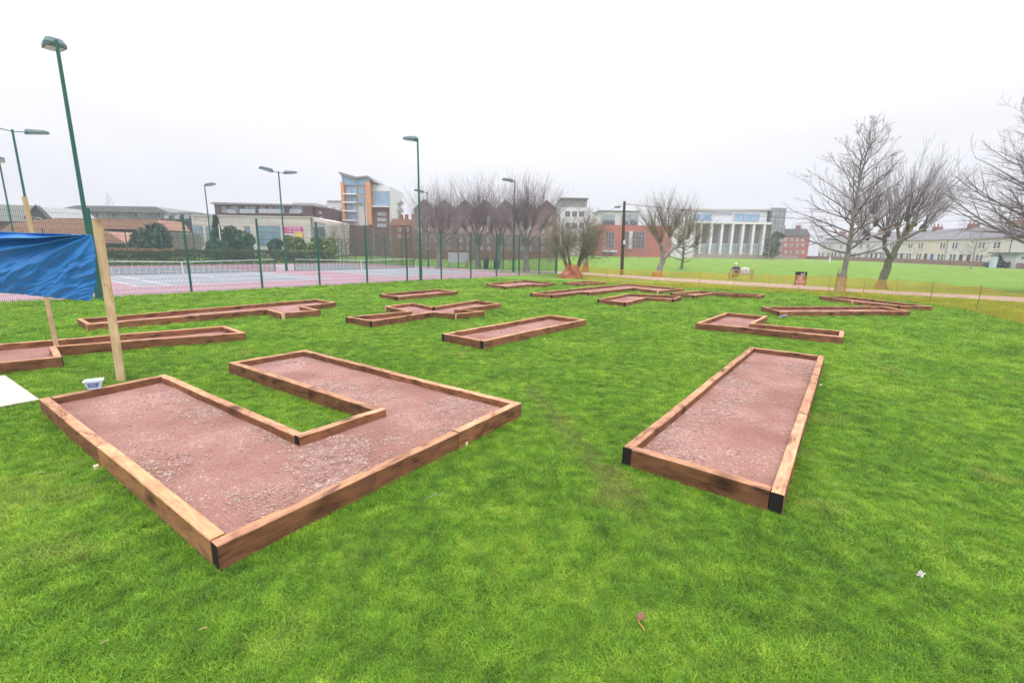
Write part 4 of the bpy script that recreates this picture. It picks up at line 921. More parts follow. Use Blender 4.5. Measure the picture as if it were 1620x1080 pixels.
# pollards beyond the courts
def far_pollard(xb, yb, xc, yc, ytop, seed, label, wpx=26, nsh=34, m=TWIG):
    g = onter(xb, yb, 0); D = g.y; s = D/F
    K = [toK(g, xc+dx*wpx, yc+dy_*8, dz) for dx, dy_, dz in ((-.75,.3,.3),(-.4,-.8,-.8),(0,-1.1,.6),(.4,-.6,-.6),(.8,.4,.5),(0,.3,-1.2),(.1,-.2,1.3))]
    fk = toK(g, (xb+xc)/2, yc+(yb-yc)*.42); Lsh = max(2.0, (yc-ytop)*s*.80)
    pollard(g, [([(0,0,0), fk], .33, .26)]+[([fk, (np.array(fk)*.45+np.array(k)*.55+np.array([0,0,.2])), k], .17, .09) for k in K], K, seed, label, nsh=nsh, Lsh=Lsh, r0=.33, m=m, group='bare pollard trees beyond the tennis courts', spread=.34, fine=1)
far_pollard(694, 425, 697, 368, 286, 51, 'left one of the big bare pollards before the gabled brick building', 26)
far_pollard(757, 424, 756, 362, 280, 52, 'middle bare pollard before the gabled brick building, behind the white board', 24)
far_pollard(833, 430, 831, 362, 276, 53, 'right-hand bare pollard before the gabled brick building, beside a floodlight', 30, 42)
far_pollard(788, 424, 792, 366, 318, 54, 'shorter bare pollard between two bigger ones beyond the end fence', 20, 18)
def scrub(x, ybase, D, ytop, rpx, seed, label, m=TWIG, n=34, grp='bare trees and shrubs in front of the far buildings', bm_=BARK, h0=.4):
    q = at(x, ybase, D); g = Vector((q.x, D, float(terr(q.x, D)))); conic_tree(g, upto(g, ytop)-g.z, rpx*D/F, h0, seed, label, nbr=n, r0=.12, m=m, bm_=bm_, group=grp, sub=(5, 5), asc=.8)
TWR = mat('reddish_twig', (.15, .09, .075), .9, .2, 2, col2=(.24, .16, .14))
scrub(548, 417, 72, 352, 26, 61, 'bare shrub in front of the left part of the tower block', TWR)
scrub(588, 417, 74, 358, 26, 62, 'bare shrub in front of the orange fin of the tower block', TWR)
scrub(622, 417, 76, 350, 26, 63, 'bare tree between the tower block and the gabled building', TWIGO)
scrub(655, 417, 78, 356, 22, 64, 'bare tree at the left corner of the gabled building', TWR)
scrub(725, 417, 74, 345, 26, 65, 'bare tree between the left and middle pollards', TWR)
for k, (x_, D_, yt_, w_, m_, lb_) in enumerate([(672, 84, 350, 30, 0, 'reddish bare shrub left of the left pollard'), (706, 90, 346, 30, 1, 'olive bare shrub just right of the left pollard'), (742, 86, 350, 28, 0, 'reddish bare shrub behind the white board'), (776, 92, 346, 30, 0, 'reddish bare shrub above the dark bins'), (806, 88, 350, 28, 1, 'olive bare shrub between the shorter and right-hand pollards'), (852, 90, 346, 30, 0, 'reddish bare shrub right of the right-hand pollard'), (896, 92, 344, 28, 1, 'olive bare tree behind the netted multi-stemmed tree'), (530, 86, 360, 24, 1, 'olive bare shrub at the foot of the white block'), (606, 84, 362, 26, 0, 'reddish bare shrub under the right side of the tower block'), (990, 108, 372, 26, 0, 'low reddish bare shrub just right of the telegraph pole'), (936, 104, 360, 26, 1, 'olive bare shrub at the left corner of the red and white building')]):
    scrub(x_, 416, D_, yt_, w_, 80+k, lb_, TWR if m_ == 0 else TWIGO, 44)
scrub(870, 415, 76, 340, 28, 66, 'bare tree in front of the grey-topped building', TWIGO)
scrub(960, 410, 100, 362, 24, 67, 'low reddish bare tree before the red and white building, left of the telegraph pole', TWR)
scrub(1012, 410, 104, 366, 26, 68, 'low reddish bare tree before the red and white building, right of the telegraph pole', TWR)
scrub(1215, 407, 118, 352, 18, 69, 'greyish bare tree at the right corner of the columned building', TWIGO, 40)
scrub(1252, 408, 130, 362, 16, 70, 'bare tree in front of the red-brick houses', TWIG)
scrub(1538, 416, 70, 372, 30, 71, 'small spreading bare tree in front of the cream terrace', TWIG, 22, h0=1.2)
scrub(184, 395, 118, 303, 14, 72, 'leafless treetop showing above the grey-roofed flats', TWIG, 24, h0=9)
scrub(470, 410, 84, 378, 26, 73, 'bare shrub before the glazed front of the cream building', TWR)
scrub(1605, 405, 125, 325, 30, 74, 'distant bare tree behind the cream terrace at the right edge', TWIG, 34, h0=3)
scrub(1515, 405, 128, 338, 26, 75, 'distant bare treetop behind the middle of the cream terrace', TWIG, 26, h0=3)
# ------------------------------------------------------------------ LEAFY SHRUBS AND HEDGES
def leaf_mat(name, c1, c2):
    m, nt, b = newmat(name); l = nt.links.new; g = N(nt, 'ShaderNodeNewGeometry'); r = N(nt, 'ShaderNodeValToRGB')
    n = N(nt, 'ShaderNodeTexNoise'); n.inputs['Scale'].default_value = 1.2; l(g.outputs['Position'], n.inputs[0])
    a = N(nt, 'ShaderNodeMath', operation='MULTIPLY_ADD'); a.inputs[1].default_value = .5; l(g.outputs['Random Per Island'], a.inputs[0]); 
    s = N(nt, 'ShaderNodeMath', operation='MULTIPLY'); s.inputs[1].default_value = .5; l(n.outputs[0], s.inputs[0]); l(s.outputs[0], a.inputs[2])
    r.color_ramp.elements[0].color = rgb(c1); r.color_ramp.elements[1].color = rgb(c2); l(a.outputs[0], r.inputs[0]); l(r.outputs[0], b.inputs['Base Color']); b.inputs['Roughness'].default_value = .7
    return m
EVG = leaf_mat('evergreen_leaf', (.018, .05, .03), (.075, .14, .06)); EVD = leaf_mat('conifer_leaf', (.012, .038, .03), (.05, .10, .065))
HEDG = leaf_mat('hedge_leaf', (.03, .055, .02), (.11, .14, .05)); HEDR = leaf_mat('red_hedge_tips', (.20, .10, .05), (.42, .24, .13)); YEL = leaf_mat('yellow_green_leaf', (.08, .12, .02), (.24, .28, .06))
def leaves(fn, n, size, seed, q=None):
    q = np.random.default_rng(seed); P = fn(q, n); k = len(P)
    a = q.normal(size=(k, 3)); a /= np.linalg.norm(a, axis=1)[:, None]; b_ = np.cross(a, q.normal(size=(k, 3))); b_ /= np.linalg.norm(b_, axis=1)[:, None]
    s = size*q.uniform(.6, 1.3, k)[:, None]; V = np.stack([P-a*s, P+b_*s*.6, P+a*s, P-b_*s*.6], 1).reshape(-1, 3); F_ = np.arange(k*4).reshape(-1, 4)
    return V, F_
def leafmesh(name, V, F_, m, parent):
    me = bpy.data.meshes.new(name); me.from_pydata(V.tolist(), [], F_.tolist()); me.materials.append(m); o = bpy.data.objects.new(name, me); C.objects.link(o); o.parent = parent; return o
def bush(x, D, ytop, wpx, seed, label, m=EVG, conic=False, n=2600, depth=1.0, base=0):
    q0 = at(x, 410, D); g = Vector((q0.x, D, float(terr(q0.x, D)))); hgt = upto(g, ytop)-g.z; rad = wpx*D/F/2
    t = thing('conifer' if conic else 'evergreen_shrub', label, 'conifer' if conic else 'shrub', g, 0, None if conic else 'evergreen shrubs behind the court hedge')
    qq = np.random.default_rng(seed+100); nc = 26; 
    if conic: cl = [(np.array([math.cos(a)*rad*(1-s)*.7, math.sin(a)*rad*(1-s)*.7, hgt*s]), rad*(.5*(1-s)+.10)) for s, a in zip(np.linspace(.08, .97, 34), np.arange(34)*2.4)]
    else: cl = [(np.array([qq.uniform(-.75, .75)*rad, qq.uniform(-.6, .6)*rad*depth, hgt*qq.uniform(.12, .82)]), rad*qq.uniform(.22, .42)) for _ in range(nc)]
    if not conic: cl = [(c*np.array([1, 1, 1])*np.array([1-.45*(c[2]/hgt)**2, 1, 1]), r) for c, r in cl]
    def fn(q, n):
        i = q.integers(0, len(cl), n); c = np.array([cl[j][0] for j in i]); r = np.array([cl[j][1] for j in i]); d = q.normal(size=(n, 3)); d /= np.linalg.norm(d, axis=1)[:, None]
        P = c+d*(r*q.uniform(.5, 1.05, n))[:, None]; return P[P[:, 2] > .02]
    V, F_ = leaves(fn, n, .0045*D, seed); leafmesh('foliage', V, F_, m, t)
    b = MB(); b.tube([(0,0,0),(0,0,hgt*.7)], [rad*.09, .03], 6); b.build('trunk', BARK, t)
bush(348, 70, 341, 24, 1, 'dark green pointed conifer in front of the cream building', EVD, True, 3500)
bush(241, 66, 351, 62, 2, 'big dark green shrub right of the timber post, behind the courts', EVD, n=4500)
bush(385, 74, 354, 52, 3, 'broad olive-green shrub right of the conifer', EVG, n=4000)
bush(340, 64, 374, 30, 4, 'round green shrub at the foot of the conifer', EVG)
bush(472, 72, 374, 40, 5, 'bright green shrub below the pink poster', YEL)
bush(512, 70, 376, 44, 6, 'yellow-green shrub at the right end of the hedge', YEL)
bush(440, 78, 375, 22, 7, 'small dark shrub before the blue glazed doors', EVD)
bush(1221, 125, 362, 26, 8, 'grey-green evergreen tree at the right corner of the columned building', EVG, n=1500)
bush(1597, 78, 402, 26, 9, 'dark shrub beside the grey shed at the right edge', EVD, n=1200)
for i, (u0, u1, hg, m, lb) in enumerate([(62, 34, 1.75, HEDR, 'reddish-topped left stretch of the clipped hedge behind the courts, below the big dark shrub'), (34, 21, 1.72, HEDR, 'stretch of clipped hedge with russet top behind the middle tennis net'), (21, 10, 1.7, HEDG, 'dark green stretch of clipped hedge behind the courts, under the broad shrub'), (10, 2.5, 1.7, YEL, 'yellowish right end of the clipped hedge behind the courts')]):
    a, c = cw(u0, 37.4), cw(u1, 37.4); Wd = (c-a).length; t = thing('hedge', lb, 'hedge', a, math.atan2(c.y-a.y, c.x-a.x), 'clipped hedge in stretches behind the courts')
    V, F_ = leaves(lambda q, n: np.stack([q.uniform(0, Wd, n), q.uniform(-.6, .6, n), hg*q.uniform(0, .9, n)**.8], -1), int(Wd*520), .085, 20+i); leafmesh('foliage', V, F_, HEDG, t)
    def top(q, n):
        x_ = q.uniform(0, Wd, n); bump = np.array([noise.noise(Vector((a_*.8, i, 0))) for a_ in x_])*.16
        return np.stack([x_, q.uniform(-.6, .6, n), hg*(.84+.18*q.random(n))+bump], -1)
    V, F_ = leaves(top, int(Wd*200), .08, 40+i); leafmesh('hedge_top', V, F_, m, t)
# ------------------------------------------------------------------ BUILDINGS
class Bl:
    """a building on the vertical plane D metres ahead: pixel rectangles become real walls and windows on it"""
    def __init__(s, name, label, D, cat='building', group=None):
        q = at(810, 400, D); s.D = D; s.t = thing(name, label, cat, (0, D, 0), 0, group); s.y = 0
    def X(s, x, y): return at(x, y, s.D+s.y).x
    def Z(s, x, y): return at(x, y, s.D+s.y).z
    def r(s, x0, y0, x1, y1):
        xm, ym = (x0+x1)/2, (y0+y1)/2
        return s.X(x0, ym), s.Z(xm, y1), s.X(x1, ym), s.Z(xm, y0)
    def box(s, name, px, m, d0=0., d1=8., ground=False, parent=None):
        a, z0, c, z1 = s.r(*px); 
        if ground: z0 = -.3
        b = MB(); b.box(a, d0, z0, c, d1, z1); return b.build(name, m, parent or s.t)
    def win(s, px, n=1, rows=1, m=DGLASS, fm=WHITEP, fr=.09, d=-.06, arch=False):
        a, z0, c, z1 = s.r(*px); b = MB(); d0 = d
        b.box(a, d0, z0, c, .02, z0+fr); b.box(a, d0, z1-fr, c, .02, z1)
        for i in range(n+1): x_ = a+(c-a-fr)*i/n; b.box(x_, d0+.002, z0+fr+.001, x_+fr, .02, z1-fr-.001)
        for j in range(1, rows): z_ = z0+(z1-z0)*j/rows; b.box(a+fr, d0+.004, z_-fr/2, c-fr, .018, z_+fr/2)
        f_ = b.build('window', fm, s.t); b = MB(); b.box(a+.02, d0+.03, z0+.02, c-.02, .01, z1-.02); b.build('pane', m, f_); return f_
    def poly(s, name, pts_, m, d0=0., d1=8., parent=None):
        P = [(s.X(x, y), s.Z(x, y)) for x, y in pts_]; b = MB(); b.prism(P, d0, d1); return b.build(name, m, parent or s.t)
# far left: grey sheeted building with a dark gable sign
corr, nt, bb = newmat('corrugated_sheet'); l = nt.links.new
tcx = N(nt, 'ShaderNodeTexCoord'); wvx = N(nt, 'ShaderNodeTexWave'); wvx.inputs['Scale'].default_value = 1.2; l(tcx.outputs['Object'], wvx.inputs[0]); rr_ = N(nt, 'ShaderNodeValToRGB'); rr_.color_ramp.elements[0].color = (.24,.25,.27,1); rr_.color_ramp.elements[1].color = (.40,.41,.43,1)
l(wvx.outputs[0], rr_.inputs[0]); l(rr_.outputs[0], bb.inputs['Base Color']); bb.inputs['Roughness'].default_value = .6
B = Bl('tavern', 'grey-roofed building with a dark lettered gable at the far left', 88)
B.box('wall', (-170, 350, 88, 400), BRICKD, 0, 9, True); B.poly('roof', [(-170, 318), (68, 326), (88, 346), (86, 350), (-170, 352)], corr, -.6, 9)
gbl = B.poly('gable', [(52, 344), (68, 326.5), (88, 346), (84, 350), (72, 352.5), (54, 349)], mat('charcoal_board', (.03, .035, .045), .6), -1.2, -.62)
B.poly('roof_edge', [(49, 346), (68, 324.5), (90, 347), (88.5, 348), (68, 327), (51, 347)], mat('slate_edge', (.10,.10,.11)), -1.4, -1.21)
tb_ = MB()
for k, (x0, x1, y) in enumerate([(55.5,57,343.6),(57.6,59,344),(59.5,61,344.3),(61.5,63,344.6),(66,67.2,344.8),(67.8,69,345.1),(69.6,70.8,345.5),(71.4,72.5,345.9),(73.4,74.2,346.2),(75,77,347),(64,65.6,349),(66.2,67.6,349.3),(68.2,69.8,349.6),(70.4,72,350)]):
    a, z0, c, z1 = B.r(x0, y-1.1, x1, y+.6)
    tb_.box(a, -1.245, z0, a+(c-a)*.3, -1.201, z1); tb_.box(a+(c-a)*.3, -1.245, (z0+z1)/2-.03, c, -1.202, (z0+z1)/2+.05)
    if k % 2: tb_.box(c-(c-a)*.28, -1.244, z0, c, -1.2015, z1)
tb_.build('lettering', WHITEP, B.t)

B = Bl('tiled_building', 'low orange-tiled building behind the blue tarpaulin and timber post', 79)
B.box('wall', (2, 366, 262, 395), mat('grey_brown_wall', (.20, .165, .155), .9, .25, 2), 0, 9, True); B.poly('roof', [(-4, 372), (22, 352), (100, 345), (250, 348), (262, 364), (168, 362), (166, 374)], TILE, -.3, 6)
B = Bl('pavilion', 'small dark-eaved pavilion with a red tiled hip roof right of the timber post', 70)
B.box('wall', (166, 384, 200, 396), mat('dark_cladding', (.05, .045, .045), .8), 0, 5, True); B.poly('roof', [(160, 385.5), (162, 366), (178, 368.5), (204, 385)], TILE, -.5, 5.2); B.box('eaves', (163, 384.8, 206, 386.3), MATS['dark_cladding'], -.7, 5.4)
# flats with a long grey hipped roof
B = Bl('flats', 'long brick flats under a wide grey hipped roof at left', 112)
B.box('wall', (104, 336, 268, 400), BRICK, 0, 14, True); B.box('upper_wall', (108, 334, 268, 346), mat('grey_cladding', (.32, .33, .36), .7), -.25, 0)
B.poly('roof', [(94, 334.5), (106, 331), (130, 326), (254, 328), (276, 337), (262, 337.5)], SLATE, -1.6, 14)
for x0, x1 in ((104, 126), (152, 158), (160, 172), (178, 186), (192, 204), (214, 219), (221, 232), (238, 242), (250, 256)): B.win((x0, 336.5, x1, 344.5), 3 if x1-x0 > 10 else 1, 1, GGLASS if x1-x0 > 10 else DGLASS, d=-.34)
for x0 in (116, 136, 156, 176, 196, 216, 236): B.win((x0, 352, x0+7, 362), 2, 1, DGLASS)
B = Bl('dark_houses', 'dark-clad house with small white windows left of the cream building', 104)
B.box('wall', (264, 348, 309, 400), mat('charcoal_cladding', (.055, .05, .055), .8, .15, 5), 0, 9, True); B.poly('roof', [(260, 337), (300, 336), (321, 337.5), (308, 350), (264, 350)], SLATE, -.4, 9)
for x0 in (277, 291): B.win((x0, 358, x0+6, 365.5), 2, 2, DGLASS)
for x0 in (264, 280, 295): B.poly('dormer', [(x0, 347), (x0, 342), (x0+4.5, 338.5), (x0+9, 342), (x0+9, 347)], SLATE, -.9, 1); B.win((x0+1.5, 342, x0+7.5, 346.5), 2, 1, GGLASS, d=-.98)
B.box('porch', (277, 369, 306, 373), WHITEP, -1.5, -.01); 
for x0 in (278, 296, 304): B.box('porch_post', (x0, 373, x0+1.4, 393), WHITEP, -1.4, -1.2, True)
# cream building with a brown top storey
CREAM = mat('cream_stone', (.60, .535, .52), .85, .07, .8); BRN = mat('brown_cladding', (.13, .075, .075), .7, .2, 3)
B = Bl('leisure_centre', 'long cream building with tall blue glazing and a pink poster', 101)
B.box('wall', (306, 342.5, 492, 405), CREAM, 0, 14, True)
B.poly('side_wing', [(492.3, 343), (519, 349), (519, 404), (492.3, 404)], mat('cream_shade', (.56, .50, .485), .85), .6, 13)
for x0, x1, n, m in ((307, 322, 3, BGLASS), (408, 444, 6, BGLASS)): B.win((x0, 357, x1, 389), n, 3, m, STEEL, .12)
B.win((496, 359, 514, 376), 4, 1, DGLASS, STEEL, d=-.1); 
for x0 in (327, 366, 388): B.win((x0, 358, x0+9, 388), 2, 3, BGLASS, STEEL, .12)
B.box('parapet', (305, 341.3, 493, 343), mat('grey_coping', (.45,.44,.43)), -.25, 14)
ps = B.box('poster', (450.5, 359, 480, 376), mat('magenta_poster', (.62, .05, .30), .6), -.22, -.13)
B.box('poster_base', (450.5, 369, 466, 375.6), mat('pale_violet_print', (.62, .55, .75), .6), -.26, -.225, parent=None); B.box('poster_flash', (466.4, 367, 480, 375.6), mat('yellow_print', (.80, .55, .12), .6), -.26, -.225)
tb_ = MB()
for y0, xs_ in ((362, (455, 458, 461, 465, 468, 471, 474)), (366, (456, 459, 463, 466, 469, 473))):
    for k, x0 in enumerate(xs_):
        a, z0, c, z1 = B.r(x0, y0-1.1, x0+2, y0+1.1); tb_.box(a, -.29, z0, a+.1, -.226, z1); tb_.box(a+.1, -.288, z1-.08, c, -.227, z1); 
        if k % 2: tb_.box(c-.1, -.286, z0, c, -.228, z1-.081)
tb_.build('poster_lettering', WHITEP, B.t)
tb_ = MB()
for k in range(5): a, z0, c, z1 = B.r(494+k*4, 349.5+k*.8, 496.4+k*4, 353+k*.8); tb_.box(a, .5, z0, a+.12, .59, z1); tb_.box(a+.12, .502, z1-.12, c, .588, z1); tb_.box(a+.12, .503, z0, c, .587, z0+.12)
tb_.build('wall_lettering', mat('grey_letter', (.2,.2,.22)), B.t)
B = Bl('penthouse_flats', 'dark brown top-storey flats with glass balconies rising behind the cream building', 118)
B.box('wall', (343, 324, 497, 400), BRN, 0, 12, True); B.poly('end_wall', [(497.2, 326), (518, 329), (518, 400), (497.2, 400)], BRN, .5, 11)
B.poly('roof', [(337, 322.5), (343, 320.8), (498, 324.5), (519, 328.5), (519, 330), (497, 326.5), (343, 324)], mat('roof_edge_grey', (.2, .2, .22)), -1.5, 13)
B.box('plant_room', (460, 320.5, 498, 324.3), corr, 1, 8)
for x0, x1 in ((351, 358), (366, 377), (388, 394), (396, 404), (412, 419), (426, 432), (435, 449), (463, 479)): B.win((x0, 326.5, x1, 336), 2, 1, GGLASS, WHITEP)
for x0, x1 in ((364, 378), (384, 408), (414, 452), (462, 480)):
    B.box('balcony', (x0, 336.6, x1, 338), mat('slab_grey', (.35,.35,.36)), -1.3, -.01); B.box('balcony_glass', (x0, 331.5, x1, 336.4), GGLASS, -1.3, -1.25)
for x0, y0 in ((504, 334), (506, 343)): B.win((x0, y0, x0+4, y0+4), 1, 1, GGLASS, WHITEP, d=.4)
B = Bl('white_block', 'plain white block just left of the tower', 132)
B.box('wall', (518.5, 319, 547, 400), WHITE, 0, 10, True); B.box('coping', (518, 317.6, 547.3, 319), MATS['roof_edge_grey'], -.3, 10)
for x0 in (525, 539): 
    for y0 in (328, 345): B.win((x0, y0, x0+6, y0+10), 2, 1, GGLASS, mat('grey_frame', (.35, .36, .38)))
# tower
ORG = mat('orange_cladding', (.56, .26, .11), .6, .15, 1.5)
B = Bl('tower_block', 'tall apartment tower with orange fins, blue glazing and a swooping roof', 126)
B.poly('wall', [(543, 283), (592, 292), (617, 295), (617, 400), (543, 400)], WHITE, .05, 14)
B.poly('glass_crown', [(541.5, 277), (566, 284), (584, 282), (590, 293.5), (543.5, 293.5)], BGLASS, -.8, 10)
B.poly('roof', [(537.5, 273.3), (542, 274), (566, 281), (585, 279.3), (599, 290.5), (595, 291), (584, 282), (566, 284), (541, 277.5)], MATS['roof_edge_grey'], -1.6, 11)
for x0, x1, lb in ((543.5, 548, 'left'), (582, 589.5, 'right')): B.box('orange_fin', (x0, 289, x1, 356), ORG, -1.5, -.81+.8)
B.box('brick_base', (546, 357, 590, 400), BRICKD, -.9, -.001, True); B.box('brick_panel', (592, 328.5, 617, 400), BRICKD, -.5, -.001, True)
for y0 in (297, 310, 323.5, 338): B.win((549.7, y0, 566, y0+9.5), 3, 1, BGLASS, MATS['grey_frame'], .09, d=-.7); B.box('balcony_slab', (546, y0+10.2, 567, y0+12), WHITEP, -1.8, -.702)
for y0 in (299, 312.5): B.win((569, y0, 580.5, y0+8.5), 2, 1, BGLASS, MATS['grey_frame'], .09, d=-.5)
B.win((591, 302.5, 617, 326.5), 5, 2, BGLASS, MATS['grey_frame'], .09, d=-.5)
B.box('slab', (590.5, 326.9, 618, 328.2), WHITEP, -1.4, -.502)
for y0 in (336, 345, 354): B.win((598, y0, 612, y0+5.5), 4, 1, GGLASS, MATS['grey_frame'], d=-.56)
for y0 in (316, 329, 341): B.box('side_balcony', (616.9, y0, 622, y0+1), MATS['slab_grey'], 8, 12); B.box('balcony_rail', (621, y0-4, 621.8, y0), STEEL, 8, 12)
q_ = np.random.default_rng(3); 
# low red terrace behind
B = Bl('brick_row', 'low red-brick houses with chimneys between the tower and the gabled building', 108)
B.box('wall', (618, 356, 666, 400), BRICK, 0, 8, True); B.poly('roof', [(616, 357), (622, 346), (666, 348), (666, 357)], mat('brown_tiles', (.28, .14, .10), .9, .2, 3), -.3, 8)
for x0 in (628, 637, 648): B.box('chimney', (x0, 338, x0+4, 350), BRICK, 2, 3.5)
for x0 in (630, 642, 654): 
    for y0 in (360, 371): B.win((x0, y0, x0+4, y0+6), 1, 2, DGLASS)
# gabled brick building
GB = mat('purple_brick', (.24, .15, .15), .9, .18, 2, detail=8)
B = Bl('gabled_building', 'long dark brick building with a row of pointed gables behind the pollards', 106)
B.box('wall', (652, 345, 880, 405), GB, 0, 14, True)
for i, x0 in enumerate(np.arange(655, 878, 32.3)):
    B.poly('gable', [(x0, 346), (x0, 331), (x0+16.1, 316.5+i*.3), (x0+32.2, 331), (x0+32.2, 346)], GB, -.02-.003*(i % 2), 13.9)
    B.poly('gable_roof', [(x0-1, 331.5), (x0+16.1, 314.8+i*.3), (x0+33.2, 331.5), (x0+32.2, 332.3), (x0+16.1, 317+i*.3), (x0, 332.3)], SLATE, -.5, 14.2)
    for xx in (x0+7, x0+19):
        for y0 in (342, 360, 376, 390): B.win((xx, y0, xx+5, y0+8.5), 2, 2, DGLASS if (i+y0) % 3 else GGLASS, WHITEP)
B.box('porch_wall', (652, 396, 880, 412), BRICK, -4, -.03, True)
# grey-topped block
B = Bl('grey_block', 'white block with a grey flat-roofed top storey behind the netted tree', 138)
B.box('wall', (886, 328, 932, 405), WHITE, 0, 12, True); B.box('penthouse', (890, 315, 929, 328), mat('mid_grey_cladding', (.30, .30, .31), .7), .4, 11); B.poly('side_wall', [(879, 322), (889.8, 316.5), (889.8, 400), (879, 400)], MATS['grey_cladding'], .5, 12)
B.box('roof', (887, 313.2, 931, 315), SLATE, -.5, 12)
for x0 in (894, 905, 916): B.win((x0, 334, x0+8, 343), 2, 1, DGLASS, MATS['grey_frame']); B.win((x0, 352, x0+8, 362), 2, 1, DGLASS, MATS['grey_frame']); B.win((x0, 372, x0+8, 382), 2, 1, DGLASS, MATS['grey_frame'])
# red and white building
B = Bl('red_white_building', 'red-brick building with a white upper storey behind the telegraph pole', 128)
RB = mat('bright_brick', (.42, .13, .10), .85, .12, 2)
B.box('wall', (946, 356.5, 1062, 408), RB, 0, 12, True); B.box('upper_wall', (949, 334, 1012, 356.3), WHITE, .6, 11); B.box('right_wing', (1058, 352, 1100, 408), WHITE, .5, 12, True)
B.box('roof', (948, 333, 1013, 334.4), MATS['roof_edge_grey'], .2, 11.4)
for x0, x1 in ((953, 973), (984, 994), (997, 1009)): B.win((x0, 339, x1, 348), 3, 1, GGLASS, MATS['grey_frame'], d=.5); B.win((x0, 350, x1, 356), 3, 1, DGLASS, MATS['grey_frame'], d=.5)
B.win((958, 367, 972, 393), 3, 4, DGLASS, MATS['grey_frame']); B.win((985, 366, 994, 393), 2, 4, DGLASS, MATS['grey_frame']); B.box('white_pilaster', (995, 366, 999.5, 394), WHITEP, -.3, -.01); B.win((1000.5, 366, 1020, 393), 4, 4, DGLASS, MATS['grey_frame'])
B.box('canopy', (953, 396, 974, 398.5), mat('pale_blue_canopy', (.5, .66, .85), .5), -2, -.01)
# columned building
WCL = mat('pale_violet_cladding', (.60, .60, .66), .7, .05, 1)
B = Bl('columned_building', 'long pale building with white columns between tall dark panels', 137)
B.box('wall', (1088, 353, 1218, 410), mat('pale_grey_wall', (.5, .5, .52), .8), 0, 14, True); B.box('upper_wall', (1086, 333, 1216, 350.6), WCL, .8, 12); B.poly('roof', [(1086, 333), (1090, 330.2), (1236, 330.6), (1236, 333)], MATS['grey_coping'], .4, 13)
B.box('cornice', (1082, 350.8, 1217, 354.6), WHITEP, -1.5, -.01)
pan = mat('taupe_panel', (.17, .15, .155), .6, .12, 3)
for i in range(8):
    x0 = 1087+i*16.4; B.box('column', (x0, 354.8, x0+3.6, 402), WHITEP, -1.4, -.6, True)
    if i < 8: B.box('dark_panel', (x0+4.2, 355.5, x0+15.8, 385), pan, -.2, -.01); B.win((x0+4.2, 386, x0+15.8, 401), 3, 1, GGLASS, WHITEP, .12, d=-.15)
for x0, x1 in ((1097, 1108), (1111, 1126), (1162, 1176), (1179, 1192), (1194, 1202)): B.win((x0, 338, x1, 349.5), 2, 1, BGLASS, WHITEP, .12, d=.72)
for k in range(10): B.box('louvre', (1130+k*3, 337, 1131.3+k*3, 342), MATS['grey_cladding'], .74, .79)
B.box('glass_tower', (1217.3, 329.5, 1237, 408), mat('smoky_glass', (.22, .26, .31), .15, .2, .4, spec=.6), -.8, 9, True); 
for x0 in (1217, 1224, 1230.5, 1236.4): B.box('mullion', (x0, 330, x0+.6, 405), MATS['grey_coping'], -.9, -.805)
for y0 in (329, 338, 347, 358, 369, 380): B.box('transom', (1217, y0, 1237.3, y0+.9), MATS['grey_coping'], -.96, -.905)
B.box('garden_wall', (1070, 402.5, 1236, 409), mat('stone_wall', (.34, .27, .25), .9, .15, 2), -8, -7.7, True)
# red houses and the terrace of small houses
B = Bl('brick_house', 'three-storey red-brick house left of the white terrace', 146)
B.box('wall', (1236, 372, 1279, 411), RB, 0, 9, True); B.poly('roof', [(1234, 373), (1240, 362), (1276, 362), (1281, 373)], SLATE, -.3, 9)
for x0 in (1241, 1250, 1259, 1268): 
    for y0 in (376, 385, 396): B.win((x0, y0, x0+4, y0+5.5), 1, 2, GGLASS)
for x0 in (1243, 1268): B.box('chimney', (x0, 356, x0+5, 364), BRICK, 2, 3.2)
COLS = [('white', (.66, .67, .72)), ('cream', (.63, .585, .54)), ('pale yellow', (.64, .575, .49)), ('off-white', (.62, .60, .60)), ('peach', (.65, .555, .50))]
T0, T1 = Vector((91.5, 76, 0)), Vector((103.5, 156, 0)); hd = (T1-T0).normalized(); nh = 16; wd = (T1-T0).length/nh; rot = math.atan2(hd.y, hd.x)
seqs = ['cream','off-white','cream','cream','off-white','pale yellow','peach','cream','white','white','off-white','white','white','white','off-white','white']
doors = {5: (.02,.13,.50), 1: (.08,.10,.12), 3: (.10,.04,.04)}
lab = ['cream rendered terraced house at the near right end of the row','off-white terraced house second from the right end of the row','cream terraced house third from the right end, above the pale cabinet','cream terraced house behind the small spreading bare tree','off-white terraced house just right of the one with the blue door','pale yellow terraced house with a bright blue front door','peach terraced house just left of the one with the blue door','cream terraced house just right of the leaning pollard trunk, last of the cream ones','white terraced house behind the pollard trunk, first of the white ones','second white terraced house going left from the pollard','off-white terraced house amid the white ones, right of the tall bare trunk','white terraced house partly hidden by the tall bare trunk','white terraced house just left of the tall bare trunk','white terraced house third from the red-brick house','off-white terraced house second from the red-brick house','white terraced house next to the three-storey red-brick house']
